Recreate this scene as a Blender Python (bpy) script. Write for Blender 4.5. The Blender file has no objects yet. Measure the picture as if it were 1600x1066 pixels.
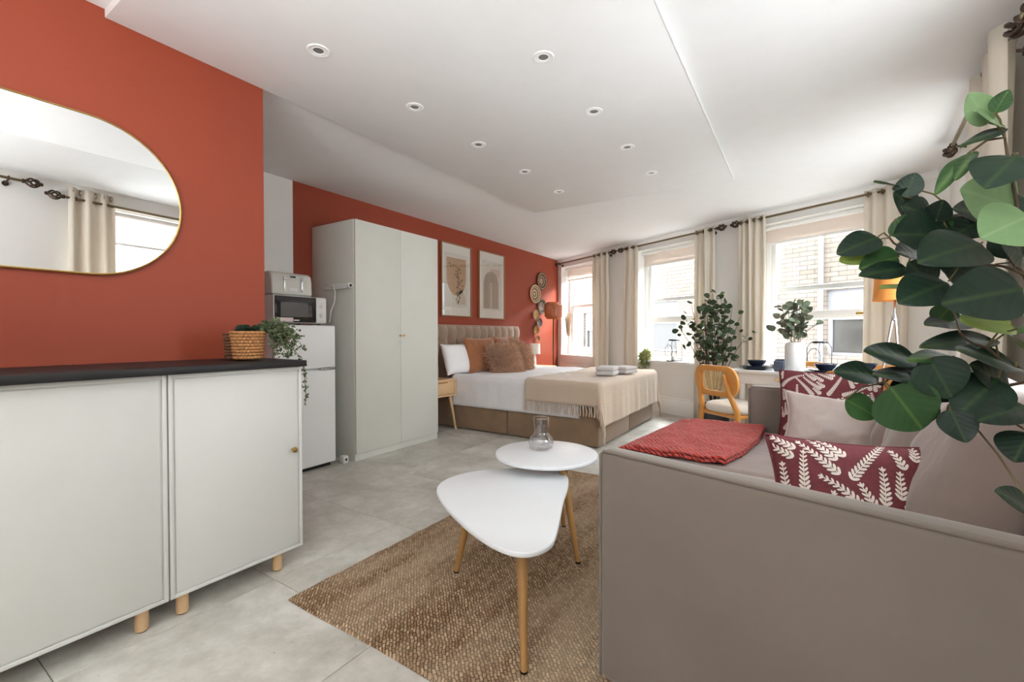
import bpy, bmesh, math, random
from mathutils import Vector as V, Matrix
from mathutils import noise as NZ
random.seed(7)
C = bpy.context.scene.collection
PI = math.pi
R = math.radians
# ---------------------------------------------------------------- camera, sky, lamps, exposure
CH = 1.06
cd = bpy.data.cameras.new('camera'); cam = bpy.data.objects.new('camera', cd); C.objects.link(cam)
cd.sensor_width = 36.0; cd.lens = 700/1600*36; cd.clip_start = .02
cam.location = (0, 0, CH); cam.rotation_euler = (R(90-.9), 0, R(32.85))
bpy.context.scene.camera = cam
w = bpy.data.worlds.new('daylight'); bpy.context.scene.world = w; w.use_nodes = True
bg = w.node_tree.nodes['Background']; bg.inputs[0].default_value = (.91, .96, 1, 1); bg.inputs[1].default_value = 7.5
vs = bpy.context.scene.view_settings
vs.view_transform = 'Standard'; vs.look = 'None'; vs.gamma = 1; vs.use_curve_mapping = False; vs.exposure = 1.1
cy = bpy.context.scene.cycles
cy.max_bounces = 14; cy.diffuse_bounces = 8; cy.transparent_max_bounces = 16; cy.caustics_reflective = False; cy.caustics_refractive = False
cy.sample_clamp_indirect = 6; cy.use_denoising = True
# frames of reference: the oblique window wall and the right-hand wall
P0 = V((-3.686, 7.236, 0)); AW = math.atan2(-.447, .8945)
Q0 = V((.985, 4.90, 0)); AQ = math.atan2(-.996, -.0896)
def frame(o, a): return Matrix.Translation(o) @ Matrix.Rotation(a, 4, 'Z')
FW = frame(P0, AW); FQ = frame(Q0, AQ)     # local x along the wall, y outward, z up
def area(name, mat, loc, sx, sy, energy, col=(1, 1, 1), rot=None):
    l = bpy.data.lights.new(name, 'AREA'); l.shape = 'RECTANGLE'; l.size = sx; l.size_y = sy; l.energy = energy; l.color = col
    o = bpy.data.objects.new(name, l); C.objects.link(o)
    o.matrix_world = mat @ Matrix.Translation(loc) @ (rot or Matrix.Identity(4)); return o
# window openings in both walls: (s0, s1)
WIN_W = [(.1, 1.12), (1.9, 2.96), (3.66, 4.78)]
WIN_Q = [(.72, 1.62), (2.66, 3.66)]
ZS, ZT = .70, 2.24
for F, L in ((FW, WIN_W), (FQ, WIN_Q)):
    for a, b in L:     # sky portals in the openings guide the daylight
        p = area('sky_portal', F, V(((a+b)/2, .31, (ZS+ZT)/2)), b-a, ZT-ZS, 1, rot=Matrix.Rotation(-PI/2, 4, 'X'))
        p.data.cycles.is_portal = True
area('ceiling_fill', Matrix.Identity(4), V((-.55, -.95, 1.4)), 1.9, 1.1, 42, (.95, .98, 1), Matrix.Rotation(R(165), 4, 'X'))  # added fill lamp behind the camera, aimed up to brighten the ceiling
for (a, b), e in zip(WIN_W, (260, 125, 125)):   # added fill lamps above the lane, strengthening the sky light through each window
    area('sky_fill', FW, V(((a+b)/2, 1.5, 3.3)), 1.2, 1.4, e, (.97, .985, 1), Matrix.Rotation(R(-48), 4, 'X'))
# ---------------------------------------------------------------- pixel helpers (measured positions)
yaw = R(32.85); pit = math.atan(11/700)
RX = V((math.cos(yaw), math.sin(yaw), 0)); F0 = V((-math.sin(yaw), math.cos(yaw), 0)); UZ = V((0, 0, 1))
FF = F0*math.cos(pit)-UZ*math.sin(pit); UU = UZ*math.cos(pit)+F0*math.sin(pit); CC = V((0, 0, CH))
def ray(x, y): return FF+RX*((x-800)/700)-UU*((y-533)/700)
def pz(x, y, z): d = ray(x, y); return CC+d*((z-CH)/d.z)
def pX(x, y, X): d = ray(x, y); return CC+d*(X/d.x)
def pd(x, y, dep): return CC+ray(x, y)*dep
def pF(F, x, y, t):
    n = F.to_3x3() @ V((0, 1, 0)); P = F @ V((0, t, 0)); d = ray(x, y)
    return F.inverted() @ (CC+d*((P-CC).dot(n)/d.dot(n)))
# ---------------------------------------------------------------- materials
def lin(c): return tuple(((v/255)/12.92 if v/255 <= .04045 else ((v/255+.055)/1.055)**2.4) for v in c)
MATS = {}
class NT:
    def __init__(s, m): s.t = m.node_tree; s.b = s.t.nodes['Principled BSDF']
    def n(s, typ, **k):
        o = s.t.nodes.new(typ)
        for a, v in k.items():
            if a.startswith('i_'):
                kk = a[2:]; kk = int(kk) if kk.isdigit() else kk.replace('_', ' ')
                o.inputs[kk].default_value = v
            else: setattr(o, a, v)
        return o
    def l(s, a, b): s.t.links.new(a, b)
    def ramp(s, src, stops):
        r = s.n('ShaderNodeValToRGB'); e = r.color_ramp.elements
        while len(e) < len(stops): e.new(.5)
        for i, (p, c) in enumerate(stops): e[i].position = p; e[i].color = (*c, 1)
        s.l(src, r.inputs[0]); return r.outputs[0]
    def co(s, kind='Object', scale=(1, 1, 1)):
        c = s.n('ShaderNodeTexCoord').outputs[kind] if kind != 'World' else s.n('ShaderNodeNewGeometry').outputs['Position']
        m = s.n('ShaderNodeMapping'); m.inputs['Scale'].default_value = scale; s.l(c, m.inputs[0]); return m.outputs[0]
    def noise(s, vec, sc, det=4, rough=.55, dist=0):
        o = s.n('ShaderNodeTexNoise', i_Scale=sc, i_Detail=det, i_Roughness=rough, i_Distortion=dist); s.l(vec, o.inputs['Vector']); return o.outputs['Fac']
    def bump(s, h, st, d=.01):
        o = s.n('ShaderNodeBump', i_Strength=st, i_Distance=d); s.l(h, o.inputs['Height']); s.l(o.outputs[0], s.b.inputs['Normal']); return o
    def math(s, op, a, b=None):
        o = s.n('ShaderNodeMath', operation=op)
        for i, v in enumerate((a, b)):
            if v is None: continue
            if isinstance(v, (int, float)): o.inputs[i].default_value = v
            else: s.l(v, o.inputs[i])
        return o.outputs[0]
    def mix(s, f, a, b):
        o = s.n('ShaderNodeMix', data_type='RGBA')
        for i, v in ((0, f), (6, a), (7, b)):
            if isinstance(v, (int, float)): o.inputs[i].default_value = v
            elif isinstance(v, tuple): o.inputs[i].default_value = (*v, 1)
            else: s.l(v, o.inputs[i])
        return o.outputs[2]
def mat(name, rgb, rough=.5, metal=0, var=0, vscale=8, bump=0, bscale=60, bdist=.004, spec=.5, sheen=0, stretch=(1, 1, 1), co='Object', coat=0):
    if name in MATS: return MATS[name]
    m = bpy.data.materials.new(name); m.use_nodes = True; t = NT(m); b = t.b; c = lin(rgb)
    b.inputs['Base Color'].default_value = (*c, 1); b.inputs['Roughness'].default_value = rough; b.inputs['Metallic'].default_value = metal
    b.inputs['Specular IOR Level'].default_value = spec; b.inputs['Sheen Weight'].default_value = sheen; b.inputs['Coat Weight'].default_value = coat
    vec = t.co(co, stretch)
    f = t.noise(vec, vscale)
    v = max(var, .015)
    t.l(t.ramp(f, [(.25, tuple(x*(1-v) for x in c)), (.75, tuple(min(1, x*(1+v)) for x in c))]), b.inputs['Base Color'])
    if bump: t.bump(t.noise(vec, bscale, 3), bump, bdist)
    MATS[name] = m; return m
wallwhite = mat('white_wall_paint', (230, 229, 225), .7, var=.01, vscale=3, co='World', bump=.1, bscale=90, bdist=.001)
orange = mat('terracotta_wall_paint', (143, 58, 32), .62, var=.03, vscale=2, co='World', bump=.12, bscale=120, bdist=.001)
ceilm = mat('ceiling_paint', (228, 228, 227), .8, co='World')
trimw = mat('white_gloss_paint', (240, 240, 238), .35)
cabm = mat('off_white_cabinet', (206, 206, 202), .5, var=.015)
wardm = mat('cream_wardrobe', (208, 208, 200), .5)
blackm = mat('black_worktop', (14, 13, 15), .5, var=.2, vscale=30)
fridgem = mat('white_enamel', (228, 230, 230), .22)
woodl = mat('pale_beech', (214, 178, 136), .45, var=.1, vscale=6, stretch=(1, 1, .12))
woodleg = mat('oak_leg', (166, 124, 72), .42, var=.14, vscale=14, stretch=(1, 1, .08))
woodch = mat('honey_chair_wood', (214, 148, 74), .38, var=.1, vscale=8, stretch=(1, 1, .15), bump=.08, bscale=60)
brass = mat('antique_brass', (126, 112, 88), .35, metal=1, var=.15)
gold = mat('polished_brass', (205, 170, 105), .25, metal=1)
chrome = mat('chrome', (210, 210, 212), .15, metal=1)
darkm = mat('dark_metal', (36, 30, 28), .4, metal=.6)
bronze = mat('dark_bronze', (74, 58, 44), .4, metal=.6)
tblw = mat('white_lacquer_table', (226, 229, 232), .3)
porc = mat('white_ceramic', (234, 234, 232), .35)
slate = mat('dark_blue_stoneware', (34, 40, 56), .25, var=.2, vscale=30)
mugm = mat('blue_grey_glazed_mug', (78, 86, 102), .25, var=.35, vscale=40)
whitefab = mat('white_cotton', (224, 222, 224), .85, var=.03, vscale=10, bump=.25, bscale=25, bdist=.01, sheen=.2)
pillowfab = mat('white_pillowcase', (238, 237, 238), .85, var=.02, bump=.15, bscale=20, bdist=.01)
greysofa = mat('mink_sofa_velvet', (117, 107, 98), .8, var=.1, vscale=2.6, bump=.1, bscale=300, bdist=.001, sheen=.35, co='World')
cushm = mat('mink_cushion_velvet', (140, 124, 117), .78, var=.08, vscale=5, bump=.35, bscale=5, bdist=.03, sheen=.4)
mauve = mat('pale_mauve_satin', (176, 160, 152), .42, var=.06, vscale=8, bump=.5, bscale=7, bdist=.02, sheen=.5)
headm = mat('taupe_velvet_headboard', (150, 126, 106), .75, var=.12, vscale=12, bump=.1, bscale=120, bdist=.002, sheen=.5, co='World')
basem = mat('brown_velvet_bed_base', (132, 106, 80), .8, var=.16, vscale=5, bump=.15, bscale=150, bdist=.002, sheen=.4, co='World')
throwm = mat('beige_wool_throw', (190, 170, 150), .9, var=.06, vscale=60, stretch=(1, .12, 1), bump=.3, bscale=220, bdist=.003, sheen=.3, co='World')
rustp = mat('rust_brown_velvet', (150, 92, 52), .7, var=.15, vscale=9, bump=.3, bscale=14, bdist=.01, sheen=.5)
furm = mat('brown_faux_fur', (200, 160, 130), .9, var=.25, vscale=22, sheen=.3)
towelm = mat('light_grey_towel', (196, 190, 188), .95, var=.05, bump=.5, bscale=200, bdist=.004, sheen=.3)
curtm = mat('cream_linen_curtain', (214, 206, 190), .85, var=.04, vscale=60, stretch=(1, 1, .1), bump=.15, bscale=200, bdist=.001, co='World')
potm = mat('black_pot', (30, 30, 32), .4)
tanpot = mat('tan_pot', (186, 140, 108), .7)
stemm = mat('brown_twig', (74, 56, 38), .7, var=.2)
stemg = mat('green_brown_stem', (96, 84, 52), .6, var=.2)
radm = mat('radiator_enamel', (214, 206, 196), .4)
wickd = mat('dried_pampas', (176, 148, 122), .95, var=.2, vscale=30)
mirrorm = mat('mirror_silver', (235, 236, 236), .0, metal=1)
m_black = mat('black_plastic', (20, 20, 21), .25)
m_dglass = mat('oven_dark_glass', (34, 33, 33), .08)
m_screen = mat('oven_mesh_screen', (84, 84, 84), .2)
plastw = mat('white_plastic', (216, 216, 212), .4)
toastm = mat('cream_toaster_enamel', (206, 206, 198), .25)
labelm = mat('pale_label', (214, 200, 198), .6)
frosted = mat('lamp_lens', (120, 120, 120), .3)
cane = mat('woven_cane', (208, 178, 128), .7, var=.2, vscale=120)
bglass = None
def glass(name, rgb=(1, 1, 1), thin=True, a=.12):
    m = bpy.data.materials.new(name); m.use_nodes = True; t = m.node_tree
    for n in list(t.nodes): t.nodes.remove(n)
    o = t.nodes.new('ShaderNodeOutputMaterial'); tr = t.nodes.new('ShaderNodeBsdfTransparent'); gl = t.nodes.new('ShaderNodeBsdfGlossy')
    tr.inputs[0].default_value = (*rgb, 1); gl.inputs['Roughness'].default_value = .02
    fr = t.nodes.new('ShaderNodeLayerWeight'); pw = t.nodes.new('ShaderNodeMath'); pw.operation = 'POWER'; pw.inputs[1].default_value = 4.5
    t.links.new(fr.outputs['Facing'], pw.inputs[0])
    mul = t.nodes.new('ShaderNodeMath'); mul.operation = 'MULTIPLY_ADD'; mul.inputs[1].default_value = .9; mul.inputs[2].default_value = a+.03
    t.links.new(pw.outputs[0], mul.inputs[0])
    mx = t.nodes.new('ShaderNodeMixShader'); t.links.new(mul.outputs[0], mx.inputs[0]); t.links.new(tr.outputs[0], mx.inputs[1]); t.links.new(gl.outputs[0], mx.inputs[2])
    t.links.new(mx.outputs[0], o.inputs[0]); return m
pane_m = glass('window_glass', (.97, .98, .98), a=.0)
vase_m = glass('clear_vase_glass', (.955, .965, .97), a=.05)
artglass = glass('picture_glass', (.98, .98, .98), a=.04)
# translucent blind fabric
def fabric_trans(name, rgb, tw):
    m = bpy.data.materials.new(name); m.use_nodes = True; t = NT(m); c = lin(rgb)
    t.b.inputs['Base Color'].default_value = (*c, 1); t.b.inputs['Roughness'].default_value = .9
    tr = t.n('ShaderNodeBsdfTranslucent'); tr.inputs[0].default_value = (*c, 1)
    mx = t.n('ShaderNodeMixShader', i_0=tw); t.l(t.b.outputs[0], mx.inputs[1]); t.l(tr.outputs[0], mx.inputs[2])
    out = [n for n in t.t.nodes if n.type == 'OUTPUT_MATERIAL'][0]; t.l(mx.outputs[0], out.inputs[0])
    t.bump(t.noise(t.co('Object', (1, 1, 12)), 90, 2), .1, .002)
    return m
blindm = fabric_trans('peach_white_blind', (240, 232, 226), .6)
curtm2 = fabric_trans('cream_curtain_fabric', (228, 220, 206), .2)
def m_floor():
    m = bpy.data.materials.new('concrete_look_tile'); m.use_nodes = True; t = NT(m)
    pos = t.n('ShaderNodeNewGeometry').outputs['Position']; rnd = t.n('ShaderNodeObjectInfo').outputs['Random']
    add = t.n('ShaderNodeVectorMath', operation='ADD'); cmb = t.n('ShaderNodeCombineXYZ')
    for i in range(3): t.l(t.math('MULTIPLY', rnd, 40.0+i*17), cmb.inputs[i])
    t.l(pos, add.inputs[0]); t.l(cmb.outputs[0], add.inputs[1]); v = add.outputs[0]
    f1 = t.noise(v, 2.2, 8, .65, .4); f2 = t.noise(v, 14, 6, .7); f3 = t.noise(v, 38, 3, .6)
    s = t.math('ADD', t.math('MULTIPLY', f1, .7), t.math('MULTIPLY', f2, .3))
    base = t.ramp(s, [(.34, lin((160, 156, 147))), (.5, lin((190, 187, 179))), (.64, lin((214, 212, 206)))])
    pits = t.ramp(f3, [(.26, (1, 1, 1)), (.31, (0, 0, 0))])
    col = t.mix(t.math('MULTIPLY', pits, .55), base, lin((110, 104, 96)))
    t.l(col, t.b.inputs['Base Color']); t.b.inputs['Roughness'].default_value = .42
    t.bump(s, .12, .004); return m
floorm = m_floor()
grout = mat('grout', (128, 122, 112), .9, co='World')
def m_rug():
    m = bpy.data.materials.new('jute_weave'); m.use_nodes = True; t = NT(m)
    c = t.co('Object'); n = t.n('ShaderNodeTexNoise', i_Scale=9, i_Detail=2); t.l(c, n.inputs['Vector'])
    mp = t.n('ShaderNodeVectorMath', operation='MULTIPLY_ADD'); mp.inputs[1].default_value = (.02,)*3; n.inputs['Scale'].default_value = 26; n.inputs['Detail'].default_value = 4; t.l(n.outputs['Color'], mp.inputs[0]); t.l(c, mp.inputs[2])
    rot = t.n('ShaderNodeMapping'); rot.inputs['Rotation'].default_value = (0, 0, R(45)); t.l(mp.outputs[0], rot.inputs[0])
    br = t.n('ShaderNodeTexBrick', offset=.5, i_Scale=1, i_Mortar_Size=.0022, i_Mortar_Smooth=.8, i_Brick_Width=.022, i_Row_Height=.0115, i_Bias=0)
    t.l(rot.outputs[0], br.inputs['Vector'])
    br.inputs['Color1'].default_value = (*lin((206, 176, 140)), 1); br.inputs['Color2'].default_value = (*lin((138, 104, 70)), 1); br.inputs['Mortar'].default_value = (*lin((64, 42, 26)), 1)
    f = t.noise(c, 320, 3); f2 = t.noise(c, 75, 3, .7); col = t.mix(t.math('MULTIPLY', f, .35), br.outputs['Color'], lin((170, 138, 102))); col = t.mix(t.ramp(f2, [(.35, (.55, .55, .55)), (.5, (0, 0, 0))]), col, lin((84, 58, 36)))
    sun_streak = t.noise(t.co('Object', (1, .25, 1)), 3.2, 4, .6)
    col2 = t.mix(t.ramp(sun_streak, [(.42, (0, 0, 0)), (.6, (.75, .75, .75))]), col, t.mix(.5, col, lin((236, 214, 184))))  # pale bands: sun streaks put into the colour of the weave
    t.l(col2, t.b.inputs['Base Color']); t.b.inputs['Roughness'].default_value = .9
    h = t.math('ADD', t.math('SUBTRACT', 1.0, br.outputs['Fac']), t.math('MULTIPLY', f, .5)); t.bump(h, .9, .008); return m
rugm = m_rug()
def m_knit(name, rgb, sx=.012, sy=.006):
    m = bpy.data.materials.new(name); m.use_nodes = True; t = NT(m); c = t.co('World'); col = lin(rgb)
    n = t.n('ShaderNodeTexNoise', i_Scale=14, i_Detail=3); t.l(c, n.inputs['Vector'])
    mp = t.n('ShaderNodeVectorMath', operation='MULTIPLY_ADD'); mp.inputs[1].default_value = (.02,)*3; t.l(n.outputs['Color'], mp.inputs[0]); t.l(c, mp.inputs[2])
    wv = t.n('ShaderNodeTexWave', i_Scale=22, i_Distortion=5, i_Detail=2, bands_direction='DIAGONAL'); t.l(mp.outputs[0], wv.inputs['Vector'])
    f = t.noise(c, 60, 3)
    t.l(t.ramp(t.math('ADD', t.math('MULTIPLY', wv.outputs['Fac'], .3), t.math('MULTIPLY', t.noise(c, 140, 4), .7)), [(.2, tuple(x*.62 for x in col)), (.75, tuple(min(1, x*1.15) for x in col))]), t.b.inputs['Base Color'])
    t.b.inputs['Roughness'].default_value = .9; t.b.inputs['Sheen Weight'].default_value = .2
    t.bump(t.math('ADD', wv.outputs['Fac'], f), 1.0, .012); return m
redm = m_knit('red_knit', (206, 66, 54))
def m_leaf(name, dark, light, back, vein=.35):
    m = bpy.data.materials.new(name); m.use_nodes = True; t = NT(m)
    sp = t.n('ShaderNodeSeparateXYZ'); t.l(t.n('ShaderNodeTexCoord').outputs['Object'], sp.inputs[0])
    x, y = sp.outputs[0], sp.outputs[1]; ay = t.math('ABSOLUTE', y)
    side = t.math('SINE', t.math('MULTIPLY', t.math('SUBTRACT', x, t.math('MULTIPLY', ay, .9)), 420.0))
    sv = t.ramp(side, [(.93, (0, 0, 0)), (1, (.22, .22, .22))]); mv = t.ramp(ay, [(0, (1, 1, 1)), (.0016, (0, 0, 0))])
    f = t.noise(t.co('Object'), 40, 4); rnd = t.n('ShaderNodeObjectInfo').outputs['Random']
    base = t.mix(t.math('MULTIPLY', t.math('ADD', f, rnd), .5), lin(dark), lin(light))
    col = t.mix(t.math('MULTIPLY', t.math('MAXIMUM', mv, sv), vein), base, lin(back))
    bf = t.n('ShaderNodeNewGeometry').outputs['Backfacing']
    t.l(t.mix(bf, col, lin(back)), t.b.inputs['Base Color']); t.b.inputs['Roughness'].default_value = .5; t.b.inputs['Specular IOR Level'].default_value = .28
    t.bump(t.math('ADD', t.math('MULTIPLY', side, .4), t.noise(t.co('Object'), 90, 3)), .25, .0012); return m
leaf_dark = m_leaf('dark_eucalyptus_leaf', (12, 24, 19), (32, 54, 40), (70, 94, 50))
leaf_green = m_leaf('mid_green_leaf', (34, 62, 34), (58, 92, 50), (112, 138, 66))
leaf_pale = m_leaf('pale_sage_leaf', (96, 128, 86), (128, 156, 112), (132, 160, 118), .6)
leaf_lime = m_leaf('lime_leaf', (104, 130, 52), (136, 156, 76), (150, 168, 90))
leaf_tree = m_leaf('tree_leaf', (28, 42, 26), (62, 82, 52), (96, 112, 74), .2)
leaf_vase = m_leaf('bouquet_leaf', (70, 84, 66), (128, 140, 116), (120, 116, 100), .25)
leaf_small = mat('small_foliage', (84, 98, 66), .6, var=.4, vscale=40)
leaf_ivy = mat('light_foliage', (150, 156, 96), .6, var=.4, vscale=40)
def m_brick():
    m = bpy.data.materials.new('pale_buff_brick'); m.use_nodes = True; t = NT(m)
    br = t.n('ShaderNodeTexBrick', i_Scale=1, i_Mortar_Size=.006, i_Brick_Width=.225, i_Row_Height=.075)
    mp = t.n('ShaderNodeMapping'); mp.inputs['Rotation'].default_value = (R(90), 0, 0); t.l(t.n('ShaderNodeTexCoord').outputs['Object'], mp.inputs[0]); t.l(mp.outputs[0], br.inputs['Vector'])
    br.inputs['Color1'].default_value = (*lin((109, 98, 88)), 1); br.inputs['Color2'].default_value = (*lin((94, 84, 75)), 1); br.inputs['Mortar'].default_value = (*lin((62, 57, 53)), 1)
    t.l(br.outputs['Color'], t.b.inputs['Base Color']); t.b.inputs['Roughness'].default_value = .9; return m
brickm = m_brick()
def m_weave(name, c1, c2, sx=60, sz=60):
    m = bpy.data.materials.new(name); m.use_nodes = True; t = NT(m)
    br = t.n('ShaderNodeTexChecker', i_Scale=sx); t.l(t.co('Object'), br.inputs['Vector'])
    t.l(t.mix(br.outputs['Fac'], lin(c1), lin(c2)), t.b.inputs['Base Color']); t.b.inputs['Roughness'].default_value = .7; t.bump(br.outputs['Fac'], .5, .003); return m
# ---------------------------------------------------------------- mesh builder
class M:
    def __init__(s): s.v = []; s.f = []
    def add(s, vs, fs):
        o = len(s.v); s.v += [tuple(v) for v in vs]; s.f += [tuple(i+o for i in f) for f in fs]; return s
    def box(s, x0, x1, y0, y1, z0, z1, T=None):
        vs = [V((x, y, z)) for z in (z0, z1) for x, y in ((x0, y0), (x1, y0), (x1, y1), (x0, y1))]
        if T: vs = [T @ v for v in vs]
        return s.add(vs, [(3, 2, 1, 0), (4, 5, 6, 7), (0, 1, 5, 4), (1, 2, 6, 5), (2, 3, 7, 6), (3, 0, 4, 7)])
    def tube(s, pts, r, n=8, caps=True, close=False):
        pts = [V(p) for p in pts]; k = len(pts); rr = r if isinstance(r, (list, tuple)) else [r]*k
        vs = []; up = V((0, 0, 1)); prev = None
        for i in range(k):
            if close: d = (pts[(i+1) % k]-pts[i-1])
            else: d = pts[min(i+1, k-1)]-pts[max(i-1, 0)]
            d.normalize()
            if prev is None:
                a = d.cross(up if abs(d.z) < .95 else V((1, 0, 0))); a.normalize()
            else:
                a = prev-d*prev.dot(d)
                if a.length < 1e-6: a = d.cross(V((1, 0, 0)))
                a.normalize()
            prev = a; b = d.cross(a)
            for j in range(n):
                t = 2*PI*j/n; vs.append(pts[i]+(a*math.cos(t)+b*math.sin(t))*rr[i])
        fs = []
        for i in range(k if close else k-1):
            i2 = (i+1) % k
            for j in range(n):
                j2 = (j+1) % n; fs.append((i*n+j, i*n+j2, i2*n+j2, i2*n+j))
        if caps and not close:
            fs.append(tuple(range(n-1, -1, -1))); fs.append(tuple((k-1)*n+j for j in range(n)))
        return s.add(vs, fs)
    def lathe(s, prof, c=(0, 0, 0), n=28, T=None, capb=True, capt=True):
        c = V(c); vs = [];
        for r, z in prof:
            for j in range(n):
                t = 2*PI*j/n; p = V((r*math.cos(t), r*math.sin(t), z)); vs.append((T @ p if T else p)+c)
        k = len(prof); fs = []
        for i in range(k-1):
            for j in range(n):
                j2 = (j+1) % n; fs.append((i*n+j, i*n+j2, (i+1)*n+j2, (i+1)*n+j))
        if capb and prof[0][0] > 1e-5: fs.append(tuple(range(n-1, -1, -1)))
        if capt and prof[-1][0] > 1e-5: fs.append(tuple((k-1)*n+j for j in range(n)))
        return s.add(vs, fs)
    def prism(s, out, z0, z1, T=None):
        n = len(out); vs = [V((x, y, z)) for z in (z0, z1) for x, y in out]
        if T: vs = [T @ v for v in vs]
        return s.add(vs, [tuple(range(n-1, -1, -1)), tuple(range(n, 2*n))]+[(i, (i+1) % n, n+(i+1) % n, n+i) for i in range(n)])
    def grid(s, fn, nu, nv, T=None):
        vs = [V(fn(i/nu, j/nv)) for i in range(nu+1) for j in range(nv+1)]
        if T: vs = [T @ v for v in vs]
        return s.add(vs, [(i*(nv+1)+j, (i+1)*(nv+1)+j, (i+1)*(nv+1)+j+1, i*(nv+1)+j+1) for i in range(nu) for j in range(nv)])
def mesh(name, m, material, bevel=0, seg=2, flat=False, ang=35, weld=False):
    me = bpy.data.meshes.new(name); me.from_pydata(m.v, [], m.f); me.materials.append(material)
    bm = bmesh.new(); bm.from_mesh(me)
    if weld: bmesh.ops.remove_doubles(bm, verts=bm.verts, dist=1e-5)
    bmesh.ops.recalc_face_normals(bm, faces=bm.faces) if not getattr(m, 'keep', False) else None
    if bevel:
        ed = [e for e in bm.edges if len(e.link_faces) == 2 and e.calc_face_angle(0) > R(30)]
        bmesh.ops.bevel(bm, geom=ed, offset=bevel, segments=seg, profile=.5, affect='EDGES', clamp_overlap=True)
    bm.to_mesh(me); bm.free()
    if not flat:
        me.polygons.foreach_set('use_smooth', [True]*len(me.polygons)); me.set_sharp_from_angle(angle=R(ang))
    return me
def link(name, me, parent=None, M4=None):
    o = bpy.data.objects.new(name, me); C.objects.link(o)
    if parent: o.parent = parent
    if M4 is not None: o.matrix_basis = M4
    return o
def obj(name, m, material, parent=None, M4=None, solid=0, **k):
    o = link(name, mesh(name, m, material, **k), parent, M4)
    if solid:
        md = o.modifiers.new('thickness', 'SOLIDIFY'); md.thickness = solid; md.offset = 0
    return o
def tag(o, label, cat, group=None, kind=None):
    if label: o['label'] = label
    if cat: o['category'] = cat
    if group: o['group'] = group
    if kind: o['kind'] = kind
    return o
def thing(name, label, cat, M4=None, group=None):
    o = bpy.data.objects.new(name, None); o.empty_display_size = .05; C.objects.link(o)
    if M4 is not None: o.matrix_basis = M4
    return tag(o, label, cat, group)
def struct(name, m, material, M4=None, label=None, **k):
    o = obj(name, m, material, None, M4, **k); o['kind'] = 'structure'
    if label: o['label'] = label
    return o
def dup(o, label=None, M4=None, group=None, parent=None):
    c = o.copy(); C.objects.link(c)
    if parent: c.parent = parent
    if M4 is not None: c.matrix_basis = M4
    if label: c['label'] = label
    if group: c['group'] = group
    for ch in list(o.children):
        dup(ch, parent=c)
    return c
def TR(x, y, z, a=0, rx=0, ry=0, s=1):
    return Matrix.Translation((x, y, z)) @ Matrix.Rotation(a, 4, 'Z') @ Matrix.Rotation(ry, 4, 'Y') @ Matrix.Rotation(rx, 4, 'X') @ Matrix.Scale(s, 4)
def rrect(w, h, r, n=6):
    o = []
    for cx, cy, a0 in ((w/2-r, h/2-r, 0), (-w/2+r, h/2-r, 90), (-w/2+r, -h/2+r, 180), (w/2-r, -h/2+r, 270)):
        for i in range(n+1):
            a = R(a0+90*i/n); o.append((cx+r*math.cos(a), cy+r*math.sin(a)))
    return o
# ---------------------------------------------------------------- room shell
H, HP, YB = 2.38, 2.345, -1.7
XR = lambda Y: Q0.x+.09*(Y-Q0.y)
LW, LQ = 5.22, (Q0.y-YB)/.996
outline = [(-3.686, YB), (XR(YB), YB), (Q0.x, Q0.y), (P0.x, P0.y)]
floor = struct('floor', M().prism([(-3.99, YB-.3), (XR(YB)+.3, YB-.3), (Q0.x+.33, Q0.y+.1), (P0.x-.3, P0.y+.45)], -.12, -.0045), grout, label='grout bed under the grey floor tiles')
def clip(poly, a, b):   # keep the left side of a->b
    out = []; ax, ay = a; dx, dy = b[0]-ax, b[1]-ay
    sd = lambda p: dx*(p[1]-ay)-dy*(p[0]-ax)
    for i, p in enumerate(poly):
        q = poly[(i+1) % len(poly)]; sp, sq = sd(p), sd(q)
        if sp >= 0: out.append(p)
        if sp*sq < 0:
            t = sp/(sp-sq); out.append((p[0]+(q[0]-p[0])*t, p[1]+(q[1]-p[1])*t))
    return out
TS = .68; full = None
for i in range(-3, 5):
    for j in range(-6, 10):
        x0, y0 = -1.90+i*TS, 1.735+j*TS; g = .0012
        sq = [(x0+g, y0+g), (x0+TS-g, y0+g), (x0+TS-g, y0+TS-g), (x0+g, y0+TS-g)]; p = sq
        for k in range(4): p = clip(p, outline[k], outline[(k+1) % 4]) if len(p) > 2 else p
        if len(p) < 3: continue
        if p == sq:
            if full is None: full = mesh('tile', M().prism([(g, g), (TS-g, g), (TS-g, TS-g), (g, TS-g)], -.0044, 0), floorm, bevel=.0012, seg=1)
            t = link('tile', full, floor, Matrix.Translation((x0, y0, 0)))
        else:
            ar = abs(sum(p[k][0]*p[(k+1) % len(p)][1]-p[(k+1) % len(p)][0]*p[k][1] for k in range(len(p)))/2)
            if ar < .004: continue
            t = obj('tile', M().prism(p, -.0044, 0), floorm, floor, flat=True)
def wall_open(name, F, L, wins, material, th=.32, x0=0, label=None):
    m = M(); xs = x0
    for a, b in wins:
        m.box(xs, a, 0, th, -.0, H); m.box(a, b, 0, th, 0, ZS-.03); m.box(a, b, 0, th, ZT, H); xs = b
    m.box(xs, L, 0, th, 0, H)
    return struct(name, m, material, F, flat=True, label=label)
wall_open('wall_window', FW, LW+.0, WIN_W, wallwhite, label='white wall with three sash windows')
wall_open('wall_right', FQ, LQ, WIN_Q, wallwhite, x0=.0)
struct('wall_corner', M().box(Q0.x-.0, Q0.x+.5, Q0.y+.005, Q0.y+.32, 0, H), wallwhite, flat=True)
struct('wall_back', M().box(-2.388, XR(YB), YB-.2, YB, 0, H), wallwhite, flat=True)
o = struct('wall_bed', M().box(-3.99, P0.x, 2.23, P0.y+.3, 0, H), orange, flat=True, label='terracotta painted wall behind the bed')
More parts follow.
